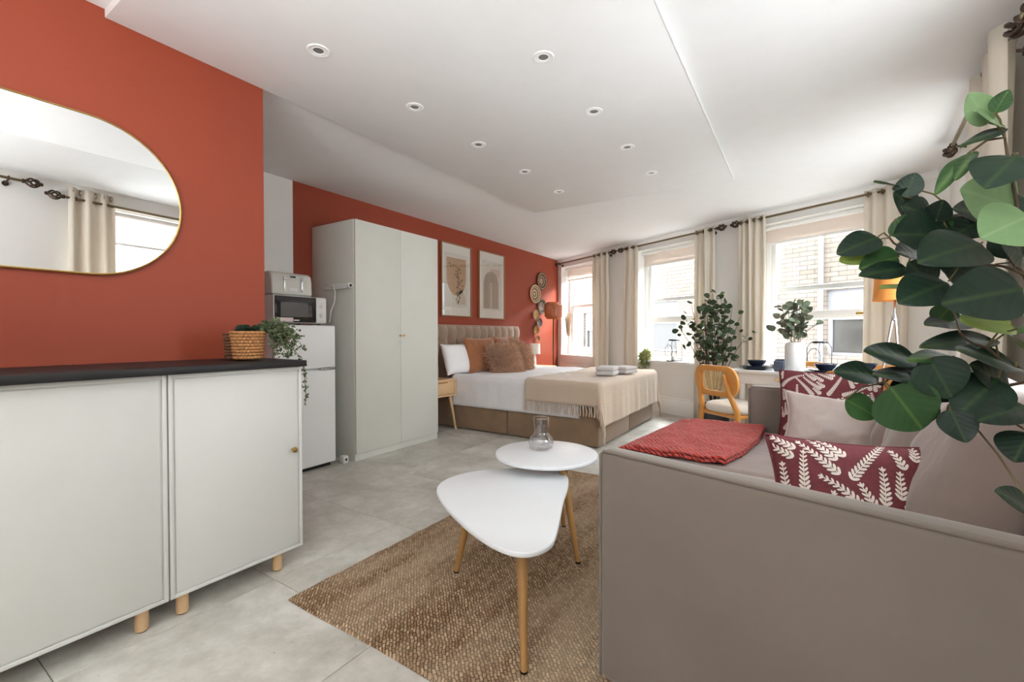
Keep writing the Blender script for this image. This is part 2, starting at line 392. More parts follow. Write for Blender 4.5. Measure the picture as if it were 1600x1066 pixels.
struct('wall_alcove', M().box(-3.99, P0.x, 1.285, 2.23, 0, H), wallwhite, flat=True, label='white painted wall behind the fridge')
struct('wall_chimney', M().box(-3.99, -2.388, YB-.2, 1.285, 0, H), orange, flat=True, label='terracotta painted chimney breast with the mirror')
struct('ceiling', M().prism([(-3.99, YB-.3), (XR(YB)+.3, YB-.3), (Q0.x+.35, Q0.y+.1), (P0.x-.3, P0.y+.45)], H, H+.2), ceilm, flat=True)
struct('trim_1', M().box(-2.388, -.487, .648, 4.15, HP, H), ceilm, bevel=.003, label='dropped white ceiling panel holding the downlights')
struct('trim_2', M().box(-.488, -.480, .648, 4.15, HP-.002, HP+.008), trimw, bevel=.002, label='thin white bead along the ceiling panel')
# skirting and coving on the window wall
sk = M().box(.0, LW-.04, -.018, -.001, 0, .2).box(0, LW-.04, -.024, -.001, .2, .222)
struct('baseboard_window', sk, trimw, FW, bevel=.003)
struct('baseboard_right', M().box(.04, LQ, -.018, -.001, 0, .12), trimw, FQ, bevel=.003)
struct('baseboard_bed', M().box(P0.x+.001, P0.x+.018, 3.42, 3.86, 0, .12).box(P0.x+.001, P0.x+.018, 5.9, 7.19, 0, .12), trimw, bevel=.003)
cv = M()
for a, b, in ((0, .0),): pass
cv.prism([(-.001, H-.001), (-.001, H-.05), (-.018, H-.045), (-.04, H-.018), (-.045, H-.001)], .02, LW-.06, T=Matrix(((0, 0, 1, 0), (1, 0, 0, 0), (0, 1, 0, 0), (0, 0, 0, 1))))
struct('trim_3', cv, trimw, FW, label='small white coving above the windows')
# ---------------------------------------------------------------- windows
def window(idx, F, a, b, raised, label):
    m = M(); T0 = .17; D_ = .12
    for x0, x1, z0, z1 in ((a, a+.05, ZS, ZT), (b-.05, b, ZS, ZT), (a+.05, b-.05, ZT-.05, ZT), (a+.05, b-.05, ZS, ZS+.045)):
        m.box(x0, x1, T0, T0+D_, z0, z1)
    o = struct('window_%d' % idx, m, trimw, F, bevel=.004, label=label)
    def sash(nm, z0, z1, t, bot):
        s = M(); x0, x1 = a+.052, b-.052; q = .045
        s.box(x0, x0+q, t, t+.035, z0, z1).box(x1-q, x1, t, t+.035, z0, z1).box(x0+q, x1-q, t, t+.035, z1-.04, z1).box(x0+q, x1-q, t, t+.035, z0, z0+bot)
        so = obj(nm, s, trimw, o, bevel=.004)
        obj('glass_pane', M().box(x0+q-.003, x1-q+.003, t+.015, t+.019, z0+bot-.003, z1-.037), pane_m, so, flat=True)
        return so
    zm = 1.53
    sash('upper_sash', zm-.01, ZT-.052, T0+.065, .05)
    dz = .47 if raised else 0
    lo = sash('lower_sash', ZS+.047+dz, zm+.04+dz if not raised else 2.1, T0+.02, .085)
    for fx in (.5,):
        x = a+(b-a)*fx
        obj('sash_lift', M().box(b-.26, b-.19, T0-.0, T0+.02, ZS+.075+dz, ZS+.1+dz), gold, lo, bevel=.006, seg=3)
    # sill board
    obj('window_sill', M().box(a-.0, b+.0, -.03, T0+.02, ZS-.03, ZS).box(a+.001, b-.001, T0+.0, .36, ZS-.06, ZS-.031), trimw, o, bevel=.006)
    return o
n = 1
labs = ['closed white sash window beside the terracotta wall', 'raised white sash window nearest the bed foot', 'raised white sash window behind the dining table']
for k, (a, b) in enumerate(WIN_W): window(n, FW, a, b, k > 0, labs[k]); n += 1
for k, (a, b) in enumerate(WIN_Q): window(n, FQ, a, b, False, None); n += 1
def blind(F, a, b, zb, label):
    t = thing('roller_blind', label, 'blind', F @ Matrix.Translation((a, 0, 0)), 'roller blinds')
    L = b-a
    obj('roller', M().tube([(.012, .10, ZT-.03), (L-.012, .10, ZT-.03)], .022, 12), trimw, t)
    obj('blind_fabric', M().box(.02, L-.02, .122, .1235, zb+.02, ZT-.03), blindm, t, flat=True)
    obj('hem_bar', M().box(.02, L-.02, .117, .128, zb, zb+.022), trimw, t, bevel=.003)
blind(FW, *WIN_W[0], 2.0, 'part lowered cream blind on the window beside the terracotta wall')
blind(FW, *WIN_W[1], 2.02, 'part lowered cream blind on the window behind the leafy tree')
blind(FW, *WIN_W[2], 2.035, 'part lowered cream blind on the window behind the dining table')
blind(FQ, *WIN_Q[0], 1.9, 'blind on the right wall window behind the foreground leaves')
blind(FQ, *WIN_Q[1], 1.92, 'blind on the side window reflected in the round-ended mirror')
# ---------------------------------------------------------------- curtain rods and curtains
ZR = 2.295; YO = -.085
def finial(m, c, s, n=5):   # twisted cage ball
    L = .095; c = V(c)
    for k in range(n):
        pts = []
        for i in range(13):
            u = i/12; a = 2*PI*k/n+u*2.4*s; r = .034*math.sin(PI*u)**.75; pts.append(c+V((s*(.018+u*L), r*math.cos(a), r*math.sin(a))))
        m.tube(pts, .0075, 6)
    T = Matrix.Rotation(s*PI/2, 4, 'Y')
    m.lathe([(.0, .0), (.018, .004), (.018, .014), (.012, .02), (.013, .024)], c, 12, T)
    m.lathe([(.012, L+.01), (.016, L+.02), (.012, L+.03), (0, L+.034)], c, 12, T)
def rod(F, a, b, label, fl=True, fr=True, zr=ZR):
    t = thing('curtain_rod', label, 'curtain rod', F @ Matrix.Translation((a, YO, zr)), 'curtain rods above the windows')
    L = b-a
    obj('pole', M().tube([(0, 0, 0), (L, 0, 0)], .0115, 12), brass, t)
    if fl: m = M(); finial(m, (0, 0, 0), -1); obj('finial', m, bronze, t)
    if fr: m = M(); finial(m, (L, 0, 0), 1); obj('finial', m, bronze, t)
    for x in (.07, L-.07):
        m = M(); m.tube([(x, 0, -.006), (x, -YO-.004, -.03)], .007, 8); m.lathe([(.02, 0), (.02, .01)], (x, -YO-.012, -.03), 12, Matrix.Rotation(-PI/2, 4, 'X')); m.tube([(x, .016*math.cos(q), .016*math.sin(q)) for q in [i*PI/6 for i in range(12)]], .004, 6, close=True)
        obj('bracket', m, bronze, t)
rod(FW, .08, 1.44, 'brass curtain rod over the window beside the terracotta wall', fl=True)
rod(FW, 1.72, 3.22, 'brass curtain rod over the window behind the leafy tree')
rod(FW, 3.52, 4.96, 'brass curtain rod over the window behind the dining table')
rod(FQ, .80, 2.18, 'brass curtain rod on the right wall, above the foreground leaves', True, False)
rod(FQ, 2.48, 3.76, 'thick brass curtain rod end at the top right edge of the photo', zr=2.235)
rod(FQ, 4.02, 5.9, 'brass curtain rod whose finial shows in the mirror', True, False)
def curtain(F, a, b, folds, label, z0=.02, seed=0, yo=YO, pinch=0, amp=.028):
    rnd = random.Random(seed); ph = [rnd.uniform(-.5, .5) for _ in range(folds+2)]
    t = thing('curtain', label, 'curtain', F @ Matrix.Translation((a, yo, 0)), 'cream curtains'); L = b-a
    def fn(u, v):
        z = z0+(ZR+.035-z0)*v; q = u*folds; k = int(min(q, folds-1)); w_ = ph[k]*(1-(q-k))+ph[k+1]*(q-k)
        A = amp*(.8+.3*math.sin(u*9+seed)); y = A*math.sin(2*PI*q+w_*(1-v)*1.2)+.008*math.sin(v*5+u*11)
        x = u*L+.012*math.sin(v*3.1+u*6+seed)*(1-v); x = L/2+(x-L/2)*(1+.04*(1-v)-pinch*v)
        y = max(-.07, min(y, .058))
        return (x, y, z)
    obj('fabric', M().grid(fn, folds*14, 16), curtm2, t, solid=.003, ang=80)
    m = M()
    for k in range(folds*2):
        x = (k+.5)/(folds*2)*L; 
        m.tube([(x, .021*math.cos(q), ZR+.021*math.sin(q)) for q in [i*PI/6 for i in range(12)]], .0035, 5, close=True)
    obj('eyelet', m, brass, t)['kind'] = 'stuff'
    return t
curtain(FW, 1.04, 1.40, 3, 'cream curtain between the first two windows, nearer the terracotta wall', seed=1)
curtain(FW, 1.72, 2.00, 2, 'cream curtain at the left edge of the window above the folded towels', seed=2)
curtain(FW, 2.93, 3.20, 3, 'cream curtain right behind the leafy tree', seed=3)
curtain(FW, 3.50, 3.80, 4, 'cream curtain between the leafy tree and the white vase', seed=4, amp=.03)
curtain(FW, 4.68, 4.99, 3, 'cream curtain behind the orange lampshade', seed=5)
curtain(FQ, 1.62, 2.28, 3, 'wide cream curtain at the right edge of the photo', seed=6, amp=.05)
curtain(FQ, 3.42, 3.74, 3, 'cream curtain seen in the mirror', seed=7)
# ---------------------------------------------------------------- outside: lane and brick building
ob = thing('brick_building', 'pale brick building with dark windows across the lane, seen through the sash windows', 'building', FW @ Matrix.Translation((0, 3.0, 0)))
def fpx(x0, y0, x1, y1):
    a = pF(FW, x0, y0, 3.0); b = pF(FW, x1, y1, 3.0); return a.x, b.x, b.z, a.z
wins = [(-2.9, -2.35, .1, 1.2), (-.75, .16, .68, 1.34), (2.98-.0, 4.2, .72, 1.33)]
m = M(); xs = -7
for a, b, z0, z1 in wins:
    m.box(xs, a, 0, .4, -1, 3.6); m.box(a, b, 0, .4, -1, z0); m.box(a, b, 0, .4, z1+.42, 3.6); xs = b
m.box(xs, 11, 0, .4, -1, 3.6); obj('facade', m, brickm, ob, flat=True)
extg = mat('pale_grey_render', (108, 108, 111), .7)
exdark = mat('dark_outside_glass', (44, 43, 41), .15)
for a, b, z0, z1 in wins:
    obj('spandrel', M().box(a, b, .06, .2, z1, z1+.42), extg, ob, bevel=.004)
    f = obj('window', M().box(a, a+.06, .06, .16, z0, z1).box(b-.06, b, .06, .16, z0, z1).box(a+.06, b-.06, .06, .16, z1-.05, z1).box(a+.06, b-.06, .06, .16, z0, z0+.05), extg, ob, bevel=.004)
    obj('pane', M().box(a+.06, b-.06, .1, .11, z0+.05, z1-.05), exdark, f, flat=True)
obj('downpipe', M().tube([(2.93, -.06, -1), (2.93, -.06, 3.6)], .035, 12), mat('grey_downpipe', (150, 152, 158), .4), ob)
struct('trim_4', M().box(-7, 11, .36, 3.0, -1.1, -1.0), mat('lane_paving', (150, 148, 144), .8), FW, label='paved lane outside')
# ---------------------------------------------------------------- ceiling downlights
def downlight():
    t = thing('downlight', '', 'ceiling light')
    obj('trim_ring', M().lathe([(.031, -.002), (.045, -.004), (.05, 0.0), (.05, .0005), (.031, .0005)], n=32, capb=False, capt=False), trimw, t)
    obj('inner_ring', M().lathe([(.022, .0), (.026, -.0035), (.031, -.002), (.031, .0005), (.022, .0005)], n=32, capb=False, capt=False), trimw, t)
    obj('lens', M().lathe([(.0, -.0004), (.0225, -.0004)], n=24, capt=False, capb=False), frosted, t)
    return t
k = HP-CH; sc_ = k/1.27; dl = None
for col, X, ys, nm in (('left', -1.827, (1.232, 1.826, 2.417, 3.012, 3.6), 'nearer the terracotta wall'), ('right', -1.004, (1.82, 2.417, 2.997, 3.577), 'nearer the windows')):
    for i, y in enumerate(ys):
        od = ('nearest the camera', 'second from the camera', 'third from the camera', 'fourth from the camera', 'farthest from the camera')[i]
        lab = 'unlit white recessed downlight, row %s, %s' % (nm, od)
        M4 = Matrix.Translation((X*sc_, y*sc_, HP-.0008))
        if dl is None: dl = downlight(); dl.matrix_basis = M4; dl['label'] = lab; dl['group'] = 'recessed downlights'
        else: dup(dl, lab, M4, 'recessed downlights')
# ---------------------------------------------------------------- rug
RX0, RX1, RY0, RY1 = -1.71, .28, 1.0, 3.14
def rugz(x, y): return .011+.0022*math.sin(x*23+math.sin(y*2)*1.2)+.0018*math.sin(x*9+y*3.0)
def frug(u, v):
    x, y = RX0+(RX1-RX0)*u, RY0+(RY1-RY0)*v
    e = min(u*(RX1-RX0), v*(RY1-RY0), (1-v)*(RY1-RY0), (1-u)*(RX1-RX0)); k = min(1, e/.012)
    wx = .002*math.sin(y*21)+.0015*math.sin(y*47); wy = .003*math.sin(x*9)
    return (x-(RX0+RX1)/2+wx*(abs(u-.5)*2)**6, y-(RY0+RY1)/2+wy*(abs(v-.5)*2)**6, .001+(rugz(x, y))*math.sqrt(k))
m = M().grid(frug, 200, 200)
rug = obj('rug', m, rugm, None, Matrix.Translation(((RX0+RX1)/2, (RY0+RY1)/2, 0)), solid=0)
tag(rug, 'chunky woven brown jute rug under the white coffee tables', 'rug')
# ---------------------------------------------------------------- sideboard, worktop, mirror
def cabinet(y0, y1, label, knob_y):
    t = thing('cabinet', label, 'cabinet', Matrix.Translation((-2.37, y0, 0))); W_ = y1-y0; D_ = .43
    obj('body', M().box(0, D_, 0, W_, .083, .911), cabm, t, bevel=.002)
    d = obj('door', M().box(D_-.012, D_+.004, .02, W_-.02, .1, .893), cabm, t, bevel=.0015)
    obj('edge_frame', M().box(D_, D_+.008, 0, .014, .083, .911).box(D_, D_+.008, W_-.014, W_, .083, .911).box(D_, D_+.008, .014, W_-.014, .897, .911).box(D_, D_+.008, .014, W_-.014, .083, .096), cabm, t, bevel=.001)
    if knob_y is not None:
        obj('knob', M().lathe([(.005, 0), (.005, .01), (.011, .014), (.013, .021), (.011, .027), (0, .028)], (D_+.003, knob_y-y0, .537), 16, Matrix.Rotation(PI/2, 4, 'Y')), gold, d)
    for x in (D_-.03, .05):
        for y in (.075 if y0 < .5 else .05, W_-(.07 if y0 < .5 else .1)):
            obj('leg', M().lathe([(.019, .004), (.021, .008), (.021, .083)], (x, y, 0), 18), woodl, t)
            obj('foot_pad', M().lathe([(.016, 0), (.016, .005)], (x, y, 0), 14), m_black, t)
    return t
cabinet(.688, 1.206, 'white low cabinet with brass knob, right-hand end of the sideboard', 1.16)
cabinet(.02, .683, 'wider white low cabinet at the left edge of the photo', None)
tag(obj('worktop', M().box(-2.386, -1.903, .0, 1.214, .9125, .94), blackm, bevel=.002), 'long black worktop on the white cabinets below the mirror', 'worktop')
t = thing('wall_mirror', 'pill-shaped mirror in a thin brass frame on the terracotta wall', 'mirror', Matrix.Translation((-2.388, 0, 1.613)))
def pill(r, ya, yb, n=28): return [(yb+r*math.sin(a), r*math.cos(a)) for a in [PI*i/n for i in range(n+1)]]+[(ya-r*math.sin(a), -r*math.cos(a)) for a in [PI*i/n for i in range(n+1)]]
TM = Matrix(((0, 0, 1, 0), (1, 0, 0, 0), (0, 1, 0, 0), (0, 0, 0, 1)))
obj('mirror_glass', M().prism(pill(.311, -.35, .587), .004, .016, T=TM), mirrorm, t)
obj('frame', M().tube([TM @ V((x, y, .012)) for x, y in pill(.3135, -.35, .587)], .0055, 8, close=True), gold, t)
# baskets with succulents and trailing plant on the worktop
def basket(r0, r1, h, label, loc, dark=False):
    t = thing('wicker_basket', label, 'basket', Matrix.Translation(loc))
    bc = mat('wicker_shaded', (104, 68, 44), .7, var=.3, vscale=60) if dark else mat('wicker_brown', (178, 126, 78), .7, var=.3, vscale=60);  # darker copy of the wicker, with the rear basket's shade put into its colour
    m = M(); nr = 9; ns = 26
    for i in range(nr):
        z = .008+h*(i+.5)/nr; r = r0+(r1-r0)*z/h; pts = []
        for j in range(ns*4):
            a = 2*PI*j/(ns*4); pts.append((V((math.cos(a), math.sin(a), 0))*(r+.0035*math.sin(j*PI/2+PI*(i % 2)+.8)))+V((0, 0, z)))
        m.tube(pts, h/nr*.48, 5, close=True)
    obj('weave', m, bc, t)
    obj('liner', M().lathe([(r0-.012, .004), (r1-.012, h-.01)], n=24, capt=True), mat('dark_liner', (46, 34, 26), .9), t)
    return t
bp = pz(388, 563.5, .94); bA = basket(.053, .066, .125, 'brown wicker basket of succulents at the right end of the black worktop', bp)
basket(.042, .050, .118, 'wicker basket half hidden behind the succulent basket, its colour darkened as shade', bp+V((-.095, -.002, 0)), True)
def leafset(m, pts, size, rnd, n, jit):
    for p in pts:
        for _ in range(n):
            c = V(p)+V((rnd.gauss(0, jit), rnd.gauss(0, jit), rnd.gauss(0, jit))); d = V((rnd.gauss(0, 1), rnd.gauss(0, 1), rnd.gauss(0, .8))).normalized(); e = d.cross(V((rnd.gauss(0, 1), rnd.gauss(0, 1), rnd.gauss(0, 1)))).normalized()
            s = size*rnd.uniform(.7, 1.2); q = d.cross(e)*s*.12
            m.add([c, c+d*s*.5+e*s*.32+q, c+d*s, c+d*s*.5-e*s*.32+q, c+d*s*.5-q], [(0, 1, 4), (1, 2, 4), (2, 3, 4), (3, 0, 4)])
rnd = random.Random(3)
sc = thing('succulent_plant', 'dark green succulents filling the wicker basket', 'plant', Matrix.Translation(bp+V((0, 0, .108))))
m = M()
for k in range(9):
    a = k*2*PI/9; r = .036 if k else 0; c = V((r*math.cos(a), r*math.sin(a), .02+.008*(k % 3)))
    for lay in range(4):
        for j in range(8):
            b = j*PI/4+lay*.4; el = .3+lay*.33; d = V((math.cos(b)*math.cos(el), math.sin(b)*math.cos(el), math.sin(el))); e = d.cross(V((0, 0, 1))).normalized(); L = .032-.004*lay
            m.add([c, c+d*L*.6+e*.007, c+d*L, c+d*L*.6-e*.007, c+d*L*.5-V((0, 0, .005))], [(0, 1, 2), (0, 2, 3), (0, 4, 1), (4, 2, 1), (4, 3, 2), (0, 3, 4)])
o = obj('rosette', m, mat('succulent_green', (58, 76, 60), .5, var=.4, vscale=50), sc); o['kind'] = 'stuff'
tp = thing('trailing_plant', 'small-leaved trailing plant spilling from the basket over the worktop end', 'plant', Matrix.Translation(bp+V((.02, .045, .118))))
m = M(); ms = M(); base = bp+V((.02, .045, .118))
ends = []
for k in range(30):
    a = -.45+1.9*k/29; ln = .07+.10*((k*7) % 9)/8; pts = []
    d = V((math.cos(a)*.55+.25, math.sin(a)*.6+.4, 0)).normalized()
    for i in range(10):
        u = i/9; p = V((0, 0, .01))+d*(ln*u)+V((0, 0, .05*math.sin(u*PI*.8)-(.05+.085*((k*5) % 7)/6)*u*u)); pts.append(p)
    if (base+pts[-1]).y > 1.19:
        pass
    ms.tube(pts, .0014, 4); leafset(m, pts[1:], .022, rnd, 3, .008)
for px_, py_, zb in ((475, 575, .74), (478, 590, .72)):   # strands that hang down past the cabinet side
    pts = [V((-2.0, 1.235, .955)), V((-1.965, 1.236, .90)), V((-1.955, 1.234, .86)), V((-1.95, 1.236, .80)), V((-1.945, 1.235, zb))]
    ps = [q-base for q in pts]; ps2 = [ps[0].lerp(V((.02, .03, .02)), .5)+V((0, .0, .03))]+ps
    fine = [ps2[i].lerp(ps2[i+1], j/3) for i in range(len(ps2)-1) for j in range(3)]; ms.tube(fine, .0014, 4); leafset(m, fine, .018, rnd, 2, .005)
o = obj('foliage', m, leaf_small, tp, flat=True); o['kind'] = 'stuff'; o = obj('stems', ms, stemg, tp); o['kind'] = 'stuff'
# ---------------------------------------------------------------- fridge, microwave, toaster, sockets
t = thing('fridge_freezer', 'white fridge freezer between chimney breast and wardrobe', 'fridge', Matrix.Translation((-3.64, 1.765, 0)))
obj('body', M().box(0, .45, 0, .495, .03, 1.125), fridgem, t, bevel=.008)
d1 = obj('freezer_door', M().box(.452, .49, 0, .495, .79, 1.127), fridgem, t, bevel=.012, seg=3)
d2 = obj('fridge_door', M().box(.452, .49, 0, .495, .035, .778), fridgem, t, bevel=.012, seg=3)
obj('hinge', M().box(.46, .5, .36, .47, .779, .789), chrome, t, bevel=.002)
obj('plinth', M().box(.02, .44, .02, .475, 0.0, .03), m_black, t)
t = thing('microwave', 'white microwave oven with black glass door on top of the fridge', 'microwave', Matrix.Translation((-3.53, 1.785, 1.133)))
obj('case', M().box(0, .325, 0, .425, .008, .214), plastw, t, bevel=.006)
dd = obj('door', M().box(.326, .342, .008, .33, .014, .208), m_dglass, t, bevel=.003)
obj('viewing_mesh', M().box(.3422, .3432, .045, .262, .055, .162), m_screen, dd)
obj('door_label', M().box(.3422, .3434, .002, .14, .018, .048), labelm, dd)
obj('badge', M().box(.3422, .343, .145, .19, .026, .034), plastw, dd)
pn = obj('control_panel', M().box(.326, .338, .334, .421, .014, .208), plastw, t, bevel=.003)
for z in (.148, .072): obj('knob', M().lathe([(.021, 0), (.021, .003), (.017, .005), (.015, .018), (0, .019)], (.338, .378, z), 20, Matrix.Rotation(PI/2, 4, 'Y')), plastw, pn)
for x in (.03, .3):
    for y in (.04, .38): obj('foot', M().lathe([(.012, 0), (.012, .009)], (x, y, -.0), 10), m_black, t)
t = thing('toaster', 'cream four-slot toaster with chrome levers standing on the microwave', 'toaster', Matrix.Translation((-3.5, 1.795, 1.348)))
def tbody(u, v):
    return None
pr_ = [(0, .0), (0, .10), (.012, .145), (.05, .168), (.21, .172), (.246, .15), (.256, .10), (.262, 0)]
TT = Matrix(((1, 0, 0, 0), (0, 0, 1, 0), (0, 1, 0, 0), (0, 0, 0, 1)))
obj('body', M().prism([(x, z+.008) for x, z in pr_], .0, .325, T=TT), toastm, t, bevel=.014, seg=3)
obj('base', M().box(.01, .255, .01, .315, 0, .01), mat('grey_plastic', (130, 130, 128), .5), t)
for y in (.095, .235):
    obj('lever', M().box(.262, .268, y-.006, y+.006, .035, .145).box(.266, .29, y-.017, y+.017, .118, .13), chrome, t, bevel=.002)
obj('badge', M().box(.252, .2585, .145, .185, .138, .15), m_black, t); obj('control_strip', M().box(.262, .266, .13, .2, .035, .06), plastw, t, bevel=.002)
for x0 in (.05, .15):
    for y0 in (.03, .18): obj('slot', M().box(x0, x0+.03, y0, y0+.12, .1755, .1815), m_black, t)
t = thing('power_strip', 'white socket adaptor fixed high on the wardrobe side', 'socket', Matrix.Translation((-3.15, 2.398, 1.46)))
obj('housing', M().box(-.31, .0, -.035, -.001, -.024, .022), plastw, t, bevel=.006)
obj('end_socket', M().lathe([(.024, 0), (.022, .03), (.018, .034)], (0, -.018, 0), 16, Matrix.Rotation(PI/2, 4, 'Y')), plastw, t)
obj('socket_hole', M().lathe([(.013, .0345), (.0, .036)], (0, -.018, 0), 12, Matrix.Rotation(PI/2, 4, 'Y')), m_black, t)
obj('cable', M().tube([(-.2, -.03, -.01), (-.12, -.075, .01), (-.07, -.09, -.06), (-.08, -.09, -.14), (-.13, -.085, -.2), (-.16, -.08, -.3)], .0045, 6), plastw, t)
t = thing('plug_adaptor', 'small white plug on the floor beside the fridge', 'plug', Matrix.Translation((-3.125, 2.335, 0)))
obj('housing', M().box(-.06, .0, -.025, .025, .0, .06), plastw, t, bevel=.008); obj('socket_hole', M().lathe([(.011, .001), (0, .002)], (0, 0, .03), 12, Matrix.Rotation(PI/2, 4, 'Y')), m_black, t)
# ---------------------------------------------------------------- wardrobe
t = thing('wardrobe', 'tall cream two-door wardrobe against the terracotta wall', 'wardrobe', Matrix.Translation((-3.68, 2.402, 0)))
obj('body', M().box(0, .572, 0, 1.0, 0, 2.01).box(.572, .58, 0, 1.0, 0, .06), wardm, t, bevel=.002)
for a, b, ky in ((.004, .4985, .478), (.5015, .996, .522)):
    d = obj('door', M().box(.574, .594, a, b, .064, 2.008), wardm, t, bevel=.0015)
    obj('knob', M().lathe([(.005, 0), (.005, .01), (.009, .014), (.01, .02), (0, .022)], (.594, ky, 1.045), 14, Matrix.Rotation(PI/2, 4, 'Y')), gold, d)
# ---------------------------------------------------------------- framed pictures
def picture(y0, y1, z0, z1, label, art):
    t = thing('framed_print', label, 'picture', Matrix.Translation((P0.x, (y0+y1)/2, (z0+z1)/2)), 'framed prints above the bed'); w_, h_ = y1-y0, z1-z0
    f = .012
    m = M()
    for a, b, c, d in ((-w_/2, w_/2, h_/2-f, h_/2), (-w_/2, w_/2, -h_/2, -h_/2+f), (-w_/2, -w_/2+f, -h_/2+f, h_/2-f), (w_/2-f, w_/2, -h_/2+f, h_/2-f)): m.box(.002, .032, a, b, c, d)
    obj('frame', m, mat('walnut_frame', (150, 108, 74), .5), t, bevel=.001)
    mt = obj('mount', M().box(.004, .016, -w_/2+f, w_/2-f, -h_/2+f, h_/2-f), mat('off_white_paper', (226, 220, 210), .8), t, flat=True)
    a_ = w_*.78; b_ = h_*.74; paper = mat('print_paper', (214, 206, 196), .8)
    obj('print_sheet', M().box(.016, .0165, -a_/2, a_/2, -b_/2, b_/2), paper, t, flat=True)
    def shp(pts, col, zoff, nm='printed_shape'): obj(nm, M().prism([(y, z) for y, z in pts], zoff, zoff+.0003, T=TM), mat('ink_%d_%d_%d' % col, col, .8), t, flat=True)
    if art == 0:
        arch = [(-.19, .28), (-.19, .05)]+[(-.19*math.cos(a), .05-.24*math.sin(a)) for a in [PI*i/16 for i in range(1, 16)]]+[(.19, .05), (.19, .28)]
        shp(arch, (184, 146, 112), .0166)
        shp([(.02, -.3), (.18, -.3), (.18, -.22), (.12, -.12), (.05, -.1)], (196, 178, 158), .0166)
        m = M(); rn = random.Random(5)
        for k in range(34):
            u = k/34; z = -.28+.5*u; y = .02+.1*math.sin(u*4)*u+rn.uniform(-.09, .09)*(.3+u*.7); a = rn.uniform(0, PI); s = .021
            ca, sa = math.cos(a), math.sin(a)
            m.prism([(y+ca*s, z+sa*s), (y-sa*s*.45, z+ca*s*.45), (y-ca*s, z-sa*s), (y+sa*s*.45, z-ca*s*.45)], .0171, .0173, T=TM)
        m.prism([(.0, -.3), (.005, -.3), (.04, 0), (.03, .15), (.025, .15), (.03, 0)], .0171, .0173, T=TM)
        obj('printed_branch', m, mat('ink_dark', (70, 58, 50), .8), t, flat=True)
    else:
        shp([(-.03, .24), (.2, .24)]+[(.085+.115*math.cos(a), .24-.14*math.sin(a)) for a in [PI*i/14 for i in range(1, 14)]], (206, 182, 164), .0166)
        m = M()
        for k in range(7):
            r = .045+.022*k; z0_ = .02; wl = .007
            out = [(-.02+r*math.cos(a), z0_+r*math.sin(a)) for a in [PI*i/18 for i in range(19)]]+[(-.02-r, -.32), (-.02-r+wl, -.32)]+[(-.02-(r-wl)*math.cos(a), z0_+(r-wl)*math.sin(a)) for a in [PI*i/18 for i in range(19)]]+[(-.02+r-wl, -.32), (-.02+r, -.32)]
            m.prism(out, .0168, .017, T=TM)
        shp([(-.2, .0), (-.2, -.32), (.16, -.32), (.16, .0)]+[(-.02+.18*math.cos(a), .18*math.sin(a)) for a in [PI*i/16 for i in range(1, 16)]], (190, 172, 156), .01665)
        obj('printed_arches', m, mat('ink_dark', (70, 58, 50), .8), t, flat=True)
    obj('glazing', M().box(.0235, .0245, -w_/2+f, w_/2-f, -h_/2+f, h_/2-f), artglass, t, flat=True)
picture(4.095, 4.683, 1.28, 2.19, 'framed print of a tan arch with dark leafy branch, nearer the wardrobe', 0)
picture(4.85, 5.472, 1.27, 2.2, 'framed print of thin concentric arches, nearer the wall baskets', 1)
# ---------------------------------------------------------------- woven wall baskets
def plate(y, z, r, label, c1, c2, rings):
    t = thing('wall_basket', label, 'wall basket', Matrix.Translation((P0.x+.004, y, z)) @ Matrix.Rotation(PI/2, 4, 'Y') @ Matrix.Rotation(.1, 4, 'X'), 'woven wall baskets')
    prof = [(0, .004)]; k = 16
    A = mat('straw_%d%d%d' % c1, c1, .8, var=.2, vscale=90); B = mat('straw_%d%d%d' % c2, c2, .8, var=.2, vscale=90)
    m1, m2 = M(), M()
    for i in range(k):
        rr = r*(i+.5)/k; z_ = .012+.03*(i/k)**2; mm = m2 if i in rings else m1
        mm.tube([(rr*math.cos(a), rr*math.sin(a), z_) for a in [2*PI*j/40 for j in range(40)]], r/k*.62, 5, close=True)
    if rings and rings[0] == -1:
        pass
    for j in range(18):
        a = 2*PI*j/18
        m2.tube([(r*u*math.cos(a), r*u*math.sin(a), .016+.03*u*u+r/k*.45) for u in (.55, .7, .84)], r*.022, 5)
    obj('coil', m1, A, t); obj('dark_coil', m2, B, t)
wb = [(846.5, 439.5, .142, 'round woven wall basket with dark rim pattern, topmost of the column', (176, 150, 122), (66, 52, 44), (6, 7, 11, 12, 15)),
      (836, 459.5, .148, 'cream ringed wall basket, second from the top', (214, 190, 158), (120, 88, 62), (3, 4, 8, 9, 13)),
      (846.5, 479, .125, 'grey brown wall basket beside the rattan lampshade', (134, 116, 100), (78, 62, 52), (10, 11, 12, 15)),
      (837, 492, .088, 'small pale straw wall basket, fourth from the top', (206, 176, 126), (170, 128, 84), (14, 15)),
      (842.5, 504, .08, 'small grey wall basket, fifth from the top', (128, 118, 110), (100, 88, 80), (15,)),
      (837.5, 516, .078, 'small golden brown wall basket, second from the bottom', (180, 140, 82), (130, 92, 54), (12, 15)),
      (840, 529, .052, 'tiny brown wall basket at the bottom of the column', (166, 124, 78), (120, 84, 52), (15,))]
for i, (x, y, r, lab, c1, c2, rg) in enumerate(wb):
    p = pX(x, y, P0.x+.03); plate(p.y, p.z, r, lab, c1, c2, rg)
